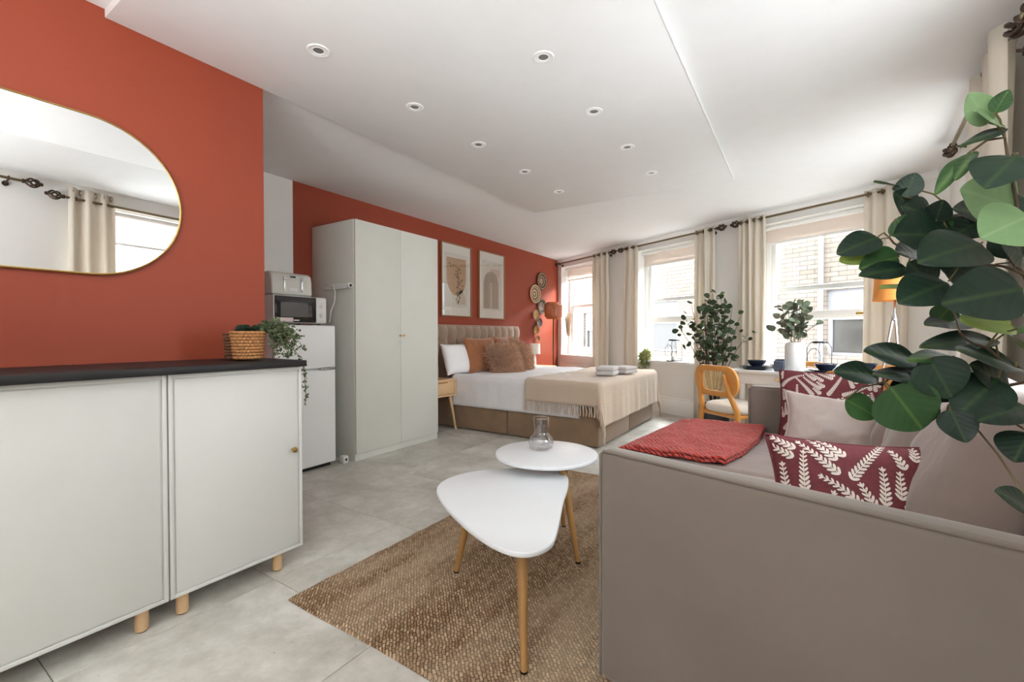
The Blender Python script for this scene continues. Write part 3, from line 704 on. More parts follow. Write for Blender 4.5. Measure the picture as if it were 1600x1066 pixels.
# ---------------------------------------------------------------- bed
BX0, BX1, BY0, BY1, BT = -3.58, -1.56, 3.885, 5.66, .565
t = thing('bed', 'double bed with brown velvet base and taupe tufted headboard', 'bed', Matrix.Translation((BX0, BY0, 0)))
Lb, Wb = BX1-BX0, BY1-BY0
for a, b in ((0, Lb*.5-.004), (Lb*.5+.004, Lb)):
    obj('base', M().box(a, b, 0, Wb*.5-.004, .01, .36).box(a, b, Wb*.5+.004, Wb, .01, .36), basem, t, bevel=.012, seg=2)
obj('mattress', M().box(.01, Lb-.01, .01, Wb-.01, .362, BT-.03), pillowfab, t, bevel=.05, seg=4)
HY0, HY1, HZ = 3.83-BY0, 5.80-BY0, 1.175
hb = obj('headboard', M().box(-.09, -.045, HY0, HY1, .05, HZ), headm, t, bevel=.01)
NCH = 12; cw = (HY1-HY0)/NCH
for k in range(NCH):
    def fc(u, v, k=k):
        z = .32+(HZ-.33)*v; y = (u-.5)
        pin = sum(math.exp(-((z-zz)/.045)**2) for zz in (.99, .74))
        off = .05*math.sqrt(max(0, 1-(2*y)**2*.97))*(1-.12*pin*1)
        edge = min(1, (1-v)*14, v*14+.2)
        groove = 1-.75*math.exp(-((z-.99)/.022)**2)*(abs(2*y)**1.2)
        return (-.046+off*math.sqrt(edge)*groove, HY0+cw*(k+.5+y*.985*(1-.06*pin)), z)
    obj('padded_channel', M().grid(fc, 8, 30), headm, t)
m = M()
for k in range(1, NCH):
    for zz in (.99, .74): m.lathe([(.010, -.012), (.012, .0), (.008, .006), (0, .008)], (-.04, HY0+cw*k, zz), 10, Matrix.Rotation(PI/2, 4, 'Y'))
obj('tuft_button', m, headm, t)['kind'] = 'stuff'
def drape(x0, x1, y0, y1, xe, ye0, ye1, top, fold=.012, rr=.045, seed=0, flare=.07, nx=70, ny=90, zmin=.012):
    # flat cloth over a block whose foot edge is xe and sides ye0, ye1; beyond an edge it hangs
    def fn(u, v):
        x = x0+(x1-x0)*u; y = y0+(y1-y0)*v
        dx = max(0, x-xe); dy0 = max(0, ye0-y); dy1 = max(0, y-ye1); dy = dy0-dy1; d = math.hypot(dx, dy)
        wr = .009*NZ.noise(V((x*3.2, y*3.2, seed)))+.004*NZ.noise(V((x*9, y*9, seed+3)))
        if d < 1e-6: return (x, y, top+wr*1.6)
        nxv, nyv = dx/d, -dy/d
        a = min(d/rr, PI/2); out = rr*math.sin(a); dn = rr*(1-math.cos(a))+max(0, d-rr*PI/2)
        hang = max(0, d-.06); tpar = (y if dx > abs(dy) else x)
        fl = fold*(math.sin(tpar*15+seed+1.5*math.sin(tpar*5))+.5*math.sin(tpar*37+seed*2))*min(1, hang/.18)
        corner = (min(dx, abs(dy))/d)*1.4
        out += fl+flare*hang*(.35+corner)
        z = top-dn+wr*.4*(1-a/(PI/2))
        return (min(x, xe)+nxv*out, max(ye0, min(ye1, y))+nyv*out, max(z, zmin))
    return fn
o = obj('duvet', M().grid(drape(-3.3, -1.75, BY0-.32, BY1+.30, BX1-.03, BY0+.03, BY1-.03, BT+.025, fold=.004, seed=2, flare=.03), 70, 90), whitefab, None, solid=.022, ang=80)
tag(o, 'white duvet draped over the bed', 'duvet')
fth = drape(-2.32, -1.14, BY0-.245, BY1+.30, BX1+.0, BY0-.004, BY1+.004, BT+.047, fold=.0045, seed=5, flare=.11)
o = obj('throw_blanket', M().grid(fth, 80, 110), throwm, None, solid=.008, ang=80)
tag(o, 'beige wool throw with fringed ends across the foot of the bed', 'blanket')
m = M(); rn = random.Random(11)
for k in range(44):
    u = k/43; e = V(fth(u, 0)); e1 = V(fth(u, .03)); d = (e-e1).normalized(); ln = .10 if e.z > .13 else max(.03, e.z-.01)
    pts = [e+V((rn.uniform(-.003, .003), 0, 0))]
    for i in range(1, 5): pts.append(pts[-1]+V((rn.uniform(-.006, .006), rn.uniform(-.004, .004)-.001, -ln/4)))
    for p in pts: p.z = max(p.z, .006)
    m.tube(pts, [.005, .0065, .006, .0065, .005], 6)
for k in range(30):
    e = V(fth(k/29, 1)); m.tube([e, e+V((0, .004, -.05)), e+V((.004, .002, -min(.1, max(.03, e.z-.02))))], .005, 5)
obj('fringe', m, throwm, o)['kind'] = 'stuff'
# pillows
def puff(w_, h_, T_, pe=2.6, pinch=.07, seed=0, lump=.012, n=26, piping=0, crumple=0):
    m = M()
    def side(sg):
        def fn(u, v):
            a, b = 2*u-1, 2*v-1
            th = T_*.5*(max(0, 1-abs(a)**pe)*max(0, 1-abs(b)**pe))**.55
            x = a*w_/2*(1-pinch*(1-b*b)**1.0*abs(a)**3); y = b*h_/2*(1-pinch*(1-a*a)**1.0*abs(b)**3)
            th += lump*NZ.noise(V((a*1.7, b*1.7, seed+sg*3)))*(1-abs(a)**4)*(1-abs(b)**4)
            th += crumple*abs(NZ.noise(V((a*4+b, b*3-a, seed+9))))*(1-abs(a)**6)*(1-abs(b)**6)
            return (x, y, sg*th)
        return fn
    m.grid(side(1), n, n); m.grid(side(-1), n, n); return m
def orient(c, right, up):   # x = width direction, y = up direction of the pillow
    r = V(right).normalized(); u = V(up); u = (u-r*u.dot(r)).normalized(); nrm = r.cross(u)
    m_ = Matrix((r, u, nrm)).transposed().to_4x4(); m_.translation = V(c); return m_
def pillow(name, label, c, right, up, w_, h_, T_, material, cat='pillow', group=None, edge=None, **k):
    me_ = mesh(name, puff(w_, h_, T_, **k), material, weld=True, ang=75)
    o = link(name, me_, None, orient(c, right, up)); tag(o, label, cat, group)
    if edge:
        pts = []
        N_ = 14; pin = k.get('pinch', .07)
        f = lambda a, b: V((a*w_/2*(1-pin*(1-b*b)*abs(a)**3), b*h_/2*(1-pin*(1-a*a)*abs(b)**3), 0))
        for i in range(N_): pts.append(f(-1+2*i/N_, -1))
        for i in range(N_): pts.append(f(1, -1+2*i/N_))
        for i in range(N_): pts.append(f(1-2*i/N_, 1))
        for i in range(N_): pts.append(f(-1, 1-2*i/N_))
        obj('piping', M().tube(pts, .004, 6, close=True), edge, o)
    return o
def fur(o, w_, h_, T_, n, L=.05, seed=1):
    rn = random.Random(seed); m = M()
    for _ in range(n):
        a, b = rn.uniform(-1, 1), rn.uniform(-1, 1); sg = 1 if rn.random() < .8 else -1
        th = T_*.5*(max(0, 1-abs(a)**2.6)*max(0, 1-abs(b)**2.6))**.55
        p = V((a*w_/2, b*h_/2, sg*th*.97)); d = V((a*.8+rn.gauss(0, .45), b*.8-.25+rn.gauss(0, .45), sg*(.45+rn.random()*.3))).normalized()
        e = d.cross(V((rn.gauss(0, 1), rn.gauss(0, 1), rn.gauss(0, 1)))).normalized()*rn.uniform(.002, .004); l_ = L*rn.uniform(.5, 1.1)
        c1 = p+d*l_*.5+V((0, 0, 0)); c2 = p+d*l_+V((rn.gauss(0, .012), rn.gauss(0, .012)-.008, 0))
        m.add([p-e, p+e, c1+e, c1-e, c2], [(0, 1, 2, 3), (3, 2, 4)])
    obj('fur', m, furm, o, flat=True)['kind'] = 'stuff'
BZ = BT+.035
pillow('pillow', 'white pillow upright at the wardrobe end of the headboard', (-3.36, 4.02, BZ+.17), (.1, 1, 0), (-.32, 0, .95), .40, .37, .15, pillowfab, edge=None, pinch=.05)
pillow('pillow', 'large rust brown velvet cushion leaning next to the white pillow', (-3.26, 4.37, BZ+.205), (.22, 1, 0), (-.28, 0, .96), .48, .44, .15, rustp, 'cushion', edge=rustp, crumple=.012)
pillow('pillow', 'rust brown cushion at the back, farther from the wardrobe', (-3.30, 4.98, BZ+.21), (-.12, 1, 0), (-.28, 0, .96), .52, .45, .15, rustp, 'cushion', edge=rustp, crumple=.012, seed=4)
o = pillow('pillow', 'shaggy brown fur cushion in front, nearer the camera', (-3.02, 4.49, BZ+.15), (.35, 1, .05), (-.42, .1, .9), .38, .34, .15, furm, 'cushion'); fur(o, .38, .34, .15, 6500, .085, 1)
o = pillow('pillow', 'shaggy brown fur cushion farther along the headboard', (-3.06, 4.92, BZ+.17), (.1, 1, -.35), (-.42, -.1, .9), .36, .34, .15, furm, 'cushion'); fur(o, .36, .34, .15, 6000, .085, 2)
def towel(label, M4, w_, d_, h_):
    t = thing('folded_towel', label, 'towel', M4, 'folded towels on the bed')
    for k in range(2):
        hh = h_/2; obj('towel_fold', M().box(-w_/2+.004*k, w_/2-.003*k, -d_/2+.003*k, d_/2-.004*k, k*hh, (k+1)*hh), towelm, t, bevel=hh*.45, seg=5)
TZ = BT+.064
towel('larger folded grey towel on the beige throw, left one', TR(-1.72, 4.52, TZ, R(8)), .20, .26, .092)
towel('smaller folded grey towel on the beige throw, right one', TR(-1.64, 4.84, TZ, R(-12)), .19, .24, .075)
# nightstands and bedside lamp
def nightstand(label, M4):
    t = thing('nightstand', label, 'nightstand', M4, 'wooden nightstands')
    obj('case', M().box(0, .42, 0, .42, .38, .40).box(0, .42, 0, .42, .545, .565).box(0, .42, 0, .018, .4, .545).box(0, .42, .402, .42, .4, .545).box(0, .015, .018, .402, .4, .545), woodl, t, bevel=.003)
    d = obj('drawer', M().box(.05, .41, .021, .399, .403, .542), woodl, t, bevel=.003)
    obj('drawer_grip', M().box(.41, .416, .14, .28, .525, .54), woodleg, d, bevel=.002)
    for sx, sy, x, y in ((-1, -1, .05, .05), (-1, 1, .05, .37), (1, -1, .37, .05), (1, 1, .37, .37)):
        obj('leg', M().tube([(x+sx*.045, y+sy*.045, .0), (x, y, .38)], [.010, .019], 12), woodl, t)
nightstand('pale wooden nightstand between wardrobe and bed', TR(-3.64, 3.425, 0))
nightstand('pale wooden nightstand on the far side of the bed under the small lamp', TR(-3.64, 5.85, 0))
t = thing('table_lamp', 'small white bedside lamp with drum shade and hollow ceramic foot', 'lamp', TR(-3.45, 5.99, .567, R(20)))
m = M(); 
for sx in (-1, 1): m.tube([(0, sx*.050, .0), (0, sx*.052, .05), (0, sx*.036, .1), (0, sx*.012, .145)], [.016, .017, .017, .016], 12)
m.lathe([(.02, .13), (.018, .15), (.012, .165), (.012, .19)], n=16); m.box(-.028, .028, -.066, .066, -.002, .008)
obj('lamp_base', m, porc, t, bevel=0); shd = mat('white_linen_shade', (226, 216, 204), .85, bump=.2, bscale=160, bdist=.002)
obj('lamp_shade', M().lathe([(.085, .185), (.08, .345), (.076, .345), (.081, .185)], n=32, capb=False, capt=False), shd, t); obj('bulb_holder', M().lathe([(.012, .19), (.014, .24), (.025, .27), (0, .30)], n=12), porc, t)
# rattan floor lamp
fx, fy = -3.42, 6.55
t = thing('floor_lamp', 'rattan drum floor lamp on a thin dark pole in the far corner', 'floor lamp', TR(fx, fy, 0))
obj('base', M().lathe([(0, 0), (.13, .001), (.13, .014), (.02, .022), (.012, .03)], n=32), bronze, t)
obj('pole', M().tube([(0, 0, .02), (0, 0, 1.33)], .011, 10), bronze, t)
rat = mat('orange_rattan', (176, 100, 54), .55, var=.3, vscale=30)
m = M(); rs = .14
for k in range(44):
    a0 = 2*PI*k/44
    for sgn in (1, -1):
        pts = []
        for i in range(11):
            v = i/10; a = a0+sgn*v*1.1; r = rs*(.72+.28*min(1, math.sin(PI*v)**.5*1.25)) if 0 < v < 1 else rs*.72
            pts.append((r*math.cos(a), r*math.sin(a), 1.31+.265*v))
        m.tube(pts, .005, 5)
for z, r in ((1.31, rs*.73), (1.35, rs*.99), (1.53, rs*.99), (1.575, rs*.73)): m.tube([(r*math.cos(a), r*math.sin(a), z) for a in [2*PI*j/32 for j in range(32)]], .006, 6, close=True)
sh = obj('rattan_shade', m, rat, t)
obj('bulb', M().lathe([(0, 1.33), (.02, 1.34), (.032, 1.42), (.03, 1.45), (0, 1.47)], n=16), porc, t)
# radiator under the first window
t = thing('radiator', 'cream panel radiator under the window beside the terracotta wall', 'radiator', FW @ TR(.22, -.12, 0))
obj('panel', M().box(0, .78, .0, .02, .12, .52).box(0, .78, .06, .08, .12, .52), radm, t, bevel=.005)
for k in range(22): obj('grille_slat', M().box(.02+k*.035, .026+k*.035, .0, .08, .521, .536), radm, t)
obj('grille_frame', M().box(0, .78, -.004, .003, .51, .545).box(0, .78, .077, .084, .51, .545).box(0, .008, .003, .077, .51, .545).box(.772, .78, .003, .077, .51, .545), radm, t)
obj('bracket', M().box(.2, .24, .08, .118, .2, .4).box(.54, .58, .08, .118, .2, .4), radm, t)
obj('radiator_foot', M().box(.12, .15, .02, .06, 0, .13).box(.63, .66, .02, .06, 0, .13), radm, t)
# pampas bunch hanging in the first reveal
t = thing('dried_pampas', 'bunch of dried pampas grass leaning in the reveal of the far left window', 'dried flowers', FW @ TR(.24, .05, ZS))
rn = random.Random(21); m = M(); ms = M()
for k in range(11):
    a = rn.uniform(0, 2*PI); tip = V((.05*math.cos(a), .04*math.sin(a), .70+rn.uniform(-.08, .04))); b0 = V((-.02+.006*math.cos(a), .0, .0)); mid = V((.01, 0, .3)); pts = [b0, mid*.5+b0*.5, mid, mid.lerp(tip, .5), tip]
    ms.tube(pts, .0022, 5)
    for i in range(260):
        u = rn.random(); p = mid.lerp(tip, u*.95+.08)+V((rn.gauss(0, .012), rn.gauss(0, .012), 0)); d = V((rn.gauss(0, .5), rn.gauss(0, .5), 1)).normalized(); e = d.cross(V((1, .3, 0))).normalized()*.0022; L = .05*(1.1-u*.6)
        m.add([p-e, p+e, p+d*L], [(0, 1, 2)])
obj('plume', m, wickd, t, flat=True)['kind'] = 'stuff'; obj('stems', ms, wickd, t)['kind'] = 'stuff'
# trailing plant in a small tan pot on the second sill
def potplant(label, M4, drop, potmat, rn, group=None):
    t = thing('potted_plant', label, 'plant', M4, group)
    obj('pot', M().lathe([(.0, 0), (.035, 0), (.048, .085), (.05, .095), (.043, .095), (.04, .08), (0, .08)], n=24), potmat, t)
    m, ms = M(), M()
    for k in range(16):
        a = -PI/2+rn.uniform(-1.3, 1.3); d = V((math.cos(a), math.sin(a), 0)); L = rn.uniform(.3, 1)*drop; pts = [V((0, 0, .085)), V((0, 0, .12))+d*.035, V((0, 0, .09))+d*.085]+[V((0, 0, .09-L*i/4))+d*(.092+.008*math.sin(i+k)) for i in range(1, 5)]
        fine = [pts[i].lerp(pts[i+1], j/3) for i in range(len(pts)-1) for j in range(3)]; ms.tube(fine, .0015, 4); leafset(m, fine[2:], .03, rn, 3, .008)
    leafset(m, [V((.01, 0, .11)), V((.03, -.01, .12)), V((-.01, .0, .12)), V((.02, -.02, .13))], .03, rn, 12, .014)
    obj('foliage', m, leaf_ivy, t, flat=True)['kind'] = 'stuff'; obj('stems', ms, stemg, t)['kind'] = 'stuff'
potplant('small trailing ivy-like plant in a tan pot on the sill behind the bed foot', FW @ TR(2.06, .035, ZS), .26, tanpot, random.Random(5))
def lantern(label, s):
    t = thing('wire_lantern', label, 'lantern', FW @ TR(s, .06, ZS), 'glass and wire lanterns on the sills')
    obj('glass_jar', M().lathe([(.0, .01), (.095, .01), (.1, .02), (.1, .22), (.085, .255), (.065, .27)], n=32, capt=False), vase_m, t)
    obj('base', M().lathe([(0, 0), (.1, 0), (.1, .01), (0, .0102)], n=32), m_black, t)
    obj('lid', M().lathe([(.0, .29), (.062, .289), (.068, .283), (.068, .268), (.06, .268)], n=32, capt=False), m_black, t)
    obj('wire_ring', M().tube([(.06*math.cos(a), -.103, .13+.085*math.sin(a)) for a in [2*PI*i/28 for i in range(28)]], .0028, 6, close=True), m_black, t)
    for a in range(4): obj('wire', M().tube([(.102*math.cos(a*PI/2+.4), .102*math.sin(a*PI/2+.4), z) if z < .23 else (.07*math.cos(a*PI/2+.4), .07*math.sin(a*PI/2+.4), z) for z in (.005, .12, .225, .275)], .0025, 6), m_black, t)
    obj('candle', M().lathe([(0, .012), (.03, .012), (.03, .07), (0, .072)], n=20), porc, t)
lantern('glass and black wire lantern on the sill left of the leafy tree', 2.50)
lantern('glass and black wire lantern on the sill behind the dining table', 4.26)
# ---------------------------------------------------------------- coffee tables
def smooth_closed(P, sub=6):
    out = []; n_ = len(P)
    for i in range(n_):
        p0, p1, p2, p3 = [V((*P[(i+k) % n_], 0)) for k in (-1, 0, 1, 2)]
        for j in range(sub):
            u = j/sub; q = .5*((2*p1)+(p2-p0)*u+(2*p0-5*p1+4*p2-p3)*u*u+(-p0+3*p1-3*p2+p3)*u**3); out.append((q.x, q.y))
    return out
def ctable(label, cen, outp, zt, feet, th=.018):
    t = thing('coffee_table', label, 'coffee table', TR(cen[0], cen[1], .0), 'nesting coffee tables')
    obj('tabletop', M().prism([(x-cen[0], y-cen[1]) for x, y in outp], zt-th, zt), tblw, t, bevel=.005, seg=3)
    for fx, fy, tx, ty in feet:
        obj('leg', M().tube([(fx-cen[0], fy-cen[1], .014), (tx-cen[0], ty-cen[1], zt-th-.001)], [.011, .021], 16), woodleg, t)
        obj('foot_cap', M().lathe([(.0, -.0), (.012, 0), (.012, .006), (0, .0062)], (fx-cen[0], fy-cen[1], .012), 14), m_black, t)
c1 = (-1.0, 1.55)
trip = [(-1.335, 1.46), (-1.385, 1.60), (-1.34, 1.76), (-1.20, 1.90), (-1.06, 1.98), (-.94, 1.935), (-.865, 1.80), (-.80, 1.62), (-.71, 1.40), (-.67, 1.26), (-.715, 1.17), (-.82, 1.165), (-.98, 1.225), (-1.18, 1.335)]
ctable('low white pebble-shaped coffee table in front, on oak legs', c1, smooth_closed(trip), .385, [(-.712, 1.172, -.80, 1.30), (-1.266, 1.509, -1.2, 1.545), (-1.04, 1.99, -1.03, 1.86)])
c2 = (-1.10, 2.03); r_ = .262
ctable('higher round white coffee table with the glass vase on it', c2, [(c2[0]+r_*math.cos(2*PI*i/64), c2[1]+r_*math.sin(2*PI*i/64)) for i in range(64)], .45, [(-.851, 1.875, -.97, 1.95), (-1.079, 2.191, -1.09, 2.11), (-1.30, 1.96, -1.22, 1.99)])
t = thing('glass_vase', 'clear glass vase with bulb base on the round coffee table', 'vase', TR(-1.15, 2.065, .4505))
vp = [(0, .002), (.04, .002), (.060, .014), (.066, .040), (.059, .064), (.042, .082), (.037, .092), (.042, .155), (.043, .168)]
m = M().lathe(vp+[(r-.003, z) for r, z in reversed(vp[2:])]+[(0, .012)], n=40, capb=False, capt=False)
vg = bpy.data.materials.new('thick_vase_glass'); vg.use_nodes = True; b_ = vg.node_tree.nodes['Principled BSDF']; b_.inputs['Transmission Weight'].default_value = 1; b_.inputs['Roughness'].default_value = .02; b_.inputs['IOR'].default_value = 1.35; b_.inputs['Base Color'].default_value = (.97, .98, .98, 1)
obj('glass_body', m, vase_m, t)
obj('rim', M().tube([(.0425*math.cos(a), .0425*math.sin(a), .168) for a in [2*PI*i/32 for i in range(32)]], .0022, 6, close=True), vg, t)
# ---------------------------------------------------------------- sofa
A0 = V((-.50, 1.296, 0)); La = V((.1063, .9943, 0)); Da = V((.9943, -.1063, 0)); aS = math.atan2(.9943, .1063)-PI/2
FS = frame(A0, aS)    # local y = length away from the camera, x = depth towards the wall
t = thing('sofa', 'mink grey velvet sofa with high straight arms and chaise', 'sofa', FS)
AH = .72; SL = 2.13; SD = 1.04
def quadprism(pts, z0, z1): return M().prism(pts, z0, z1)
arm = obj('arm', quadprism([(0, -.035), (SD, -.197), (SD, -.11), (0, .04)], .03, AH-.004), greysofa, t, bevel=.022, seg=4)
m = M().tube([(.004, -.031, .035), (.002, -.031, AH-.02), (.014, -.033, AH-.008), (SD-.01, -.19, AH-.008)], .0045, 8)
obj('piping', m, greysofa, arm)
arm2 = obj('arm', quadprism([(0, SL-.115), (SD, SL-.115), (SD, SL), (0, SL)], .03, AH), greysofa, t, bevel=.022, seg=4)
obj('piping', M().tube([(.002, SL-.11, .035), (.0, SL-.11, AH-.02), (.012, SL-.108, AH-.004), (SD-.01, SL-.108, AH-.004)], .0045, 8), greysofa, arm2)
obj('back', M().box(SD-.15, SD, -.1, SL-.12, .03, AH), greysofa, t, bevel=.022, seg=4)
obj('seat_base', M().prism([(.03, .06), (SD-.155, -.07), (SD-.155, SL-.12), (.03, SL-.12)], .03, .27), greysofa, t, bevel=.01)
obj('chaise_base', M().box(-.40, .025, 1.0, SL-.12, .03, .27), greysofa, t, bevel=.015)
obj('seat_cushion', M().prism([(.01, .065), (SD-.155, -.06), (SD-.155, .985), (.01, .985)], .272, .435), cushm, t, bevel=.035, seg=4)
obj('chaise_cushion', M().box(-.41, SD-.155, .995, SL-.125, .272, .435), cushm, t, bevel=.035, seg=4)
for x, y in ((.06, .16), (SD-.08, .08), (.06, SL-.06), (SD-.08, SL-.06), (-.36, 1.06), (-.36, SL-.18)): obj('foot', M().lathe([(.018, .013), (.022, .031)], (x, y, 0), 12), m_black, t)
Lx, Ly = Da, La
upS = V((.30, 0, .95))
for c, ww_, hh, lab in (((.41, 1.70, .665), .74, .56, 'large grey back cushion nearest the camera'), ((.42, 2.40, .655), .60, .54, 'middle grey back cushion of the sofa'), ((.44, 2.92, .655), .56, .52, 'farthest grey back cushion of the sofa')):
    pillow('back_cushion', lab, c, -La, (.34, -.03, .94), ww_, hh, .27 if c[1] < 2 else .2, cushm, 'cushion', 'sofa back cushions', pe=3.2, pinch=.03, lump=.02, crumple=.012, seed=c[1]*3)
# patterned scatter cushions
def m_fern(name, bgc, fg):
    m = bpy.data.materials.new(name); m.use_nodes = True; t = NT(m); c = t.co('Object')
    m.node_tree.nodes['Principled BSDF'].inputs['Roughness'].default_value = .85
    t.l(t.ramp(t.noise(c, 90, 3), [(.3, tuple(x*.8 for x in lin(bgc))), (.7, tuple(x*1.1 for x in lin(bgc)))]), t.b.inputs['Base Color']); t.bump(t.noise(c, 500, 2), .3, .001); return m
burg = m_fern('burgundy_cotton', (112, 48, 54), None); offw = mat('embroidered_off_white', (226, 214, 204), .85)
def fern_pillow(label, c, right, up, w_, h_, T_, seed, n_fr=9, sc_=1.0, **k):
    o = pillow('scatter_cushion', label, c, right, up, w_, h_, T_, burg, 'cushion', None, edge=burg, seed=seed, **k)
    pin = k.get('pinch', .07); rn = random.Random(seed)
    def surf(x, y, sg, lift=.0016):
        a, b = max(-1, min(1, 2*x/w_)), max(-1, min(1, 2*y/h_))
        th = T_*.5*(max(0, 1-abs(a)**2.6)*max(0, 1-abs(b)**2.6))**.55+.012*NZ.noise(V((a*1.7, b*1.7, seed+sg*3)))*(1-abs(a)**4)*(1-abs(b)**4)
        return V((a*w_/2*(1-pin*(1-b*b)*abs(a)**3), b*h_/2*(1-pin*(1-a*a)*abs(b)**3), sg*(th+lift)))
    m = M()
    def leafp(x, y, ang, L, W, sg):
        pts = []
        for i in range(8):
            q = 2*PI*i/8; lx = L*.5*(1-math.cos(q)); ly = W*.5*math.sin(q)*(1.15 if i > 4 else 1)
            X = x+lx*math.cos(ang)-ly*math.sin(ang); Y = y+lx*math.sin(ang)+ly*math.cos(ang)
            if abs(X) > w_/2*.985 or abs(Y) > h_/2*.985: return
            pts.append(surf(X, Y, sg))
        m.add([surf(x+L*.5*math.cos(ang), y+L*.5*math.sin(ang), sg, .0022)]+pts, [(0, 1+i, 1+(i+1) % 8) for i in range(8)])
    s0 = .042*sc_
    for sg in (1, -1):
        fronds = []
        nx_ = int(w_/s0)
        for i in range(nx_+2):
            x = -w_/2+s0*(i+.2)+rn.uniform(-.01, .01)*sc_; fronds.append((x, -h_/2, PI/2+(.5 if i % 3 == 0 else -.35 if i % 3 == 1 else .1)+rn.uniform(-.15, .15)))
            if i % 1 == 0: fronds.append((x+s0*.5, -h_/2+h_*.42+rn.uniform(-.03, .03), PI/2+rn.uniform(-.7, .7))); fronds.append((x+s0*.8, -h_/2+h_*.2+rn.uniform(-.03, .03), PI/2+rn.uniform(-1.2, 1.2))); fronds.append((x+s0*.2, -h_/2+h_*.68+rn.uniform(-.03, .03), PI/2+rn.uniform(-1.2, 1.2)))
        for _ in range(int(700/sc_)):
            X_, Y_ = rn.uniform(-w_/2, w_/2), rn.uniform(-h_/2, h_/2); fronds.append((X_, Y_, PI/2+.9*math.sin(X_*7+seed)+rn.uniform(-.3, .3)))
        occ = []
        for x, y, a in fronds:
            curv = rn.uniform(-1.2, 1.2); st = .0135*sc_; n_ = int(rn.uniform(.10, .20)*sc_/st); path = []
            for j in range(n_+1):
                if any((x-q[0])**2+(y-q[1])**2 < (.0215*sc_)**2 for q in occ) or abs(x) > w_/2*.97 or abs(y) > h_/2*.97: break
                path.append((x, y, a)); x += math.cos(a)*st; y += math.sin(a)*st; a += curv*st*4
            if len(path) < 5: continue
            occ += path; n_ = len(path)
            for j, (x, y, a) in enumerate(path):
                f = 1-.5*j/n_
                for sd in (1, -1): leafp(x, y, a+sd*.72, .0225*sc_*f, .0078*sc_*f, sg)
                if j < n_-1:
                    nx2, ny2 = path[j+1][:2]; px_, py_ = -math.sin(a)*.0014*sc_, math.cos(a)*.0014*sc_
                    m.add([surf(x-px_, y-py_, sg), surf(x+px_, y+py_, sg), surf(nx2+px_, ny2+py_, sg), surf(nx2-px_, ny2-py_, sg)], [(0, 1, 2, 3)])
            if len(path): leafp(path[-1][0], path[-1][1], path[-1][2], .014*sc_, .006*sc_, sg)
    o2 = obj('fern_embroidery', m, offw, o); o2['kind'] = 'stuff'
    return o
rdir = V((.935, .353, 0))
fern_pillow('burgundy cushion with white fern pattern leaning on the near sofa arm', (.15, 1.60, .585), (.95, .30, -.03), (-.2, .42, .9), .47, .35, .17, 3, pinch=.09)
fern_pillow('burgundy fern-patterned cushion in the far sofa corner', (.135, 3.13, .64), (.97, -.1, .02), (.0, .22, .95), .50, .42, .15, 8, sc_=.8)
pillow('scatter_cushion', 'small plain mauve satin cushion in front of the far fern cushion', (.135, 2.86, .585), (.95, .12, -.1), (.0, .5, .86), .44, .33, .15, mauve, 'cushion', None, edge=mauve, pinch=.13, crumple=.02, seed=5)
# red knit throw on the chaise
FSI = FS.inverted()
def fred(u, v):
    x = -.78+.88*u+0; y = 1.0+.02+.965*v+.05*(1-u)*(1-v)*-1
    z = .452+.012*NZ.noise(V((x*7, y*7, 1)))+.006*NZ.noise(V((x*21, y*14, 4)))+.010*math.exp(-((v-.93)/.05)**2)
    xe = -.405
    d = max(0, xe-x)
    if d: 
        a = min(d/.03, PI/2); z = .449-.03*(1-math.cos(a))-max(0, d-.047); x = xe-.03*math.sin(a)-.004+.006*math.sin(v*19)*min(1, d/.1)
    else: x = x+.03*math.sin(v*3)
    return (x, y, z)
m = M().grid(fred, 60, 60)
o = obj('throw_blanket', m, redm, None, FS, solid=.016, ang=80); tag(o, 'folded red knit throw spread over the sofa chaise', 'blanket')
m2 = M().grid(lambda u, v: (fred(.5+.5*u, v)[0]+.0, fred(.5+.5*u, v)[1]*.985+.015, fred(.5+.5*u, v)[2]+.017), 30, 60)
obj('folded_layer', m2, redm, o, solid=.012, ang=80)
# ---------------------------------------------------------------- dining table, chairs, tableware
TO = V((-.56, 4.38, 0)); aT = AW; FT = frame(TO, aT)    # x along the window wall, y towards the window
TL, TW, TH = 1.2, .70, .75
t = thing('dining_table', 'white rectangular dining table in front of the window', 'dining table', FT)
obj('tabletop', M().prism([(x+TL/2, y+TW/2) for x, y in rrect(TL, TW, .05)], TH-.022, TH), tblw, t, bevel=.004)
ap = obj('apron', M().box(.08, TL-.08, .06, .08, .63, TH-.023).box(.08, TL-.08, TW-.08, TW-.06, .63, TH-.023).box(.08, .1, .08, TW-.08, .63, TH-.023).box(TL-.1, TL-.08, .08, TW-.08, .63, TH-.023), tblw, t, bevel=.002)
obj('latch_plate', M().box(.40, .455, .052, .06, .672, .70), chrome, ap, bevel=.002); obj('latch_knob', M().box(.445, .465, .038, .056, .662, .68), darkm, ap, bevel=.004)
for x in (.1, TL-.1):
    for y in (.09, TW-.09): obj('leg', M().tube([(x, y, 0), (x, y, .3), (x, y, .728)], [.018, .02, .028], 16), tblw, t)
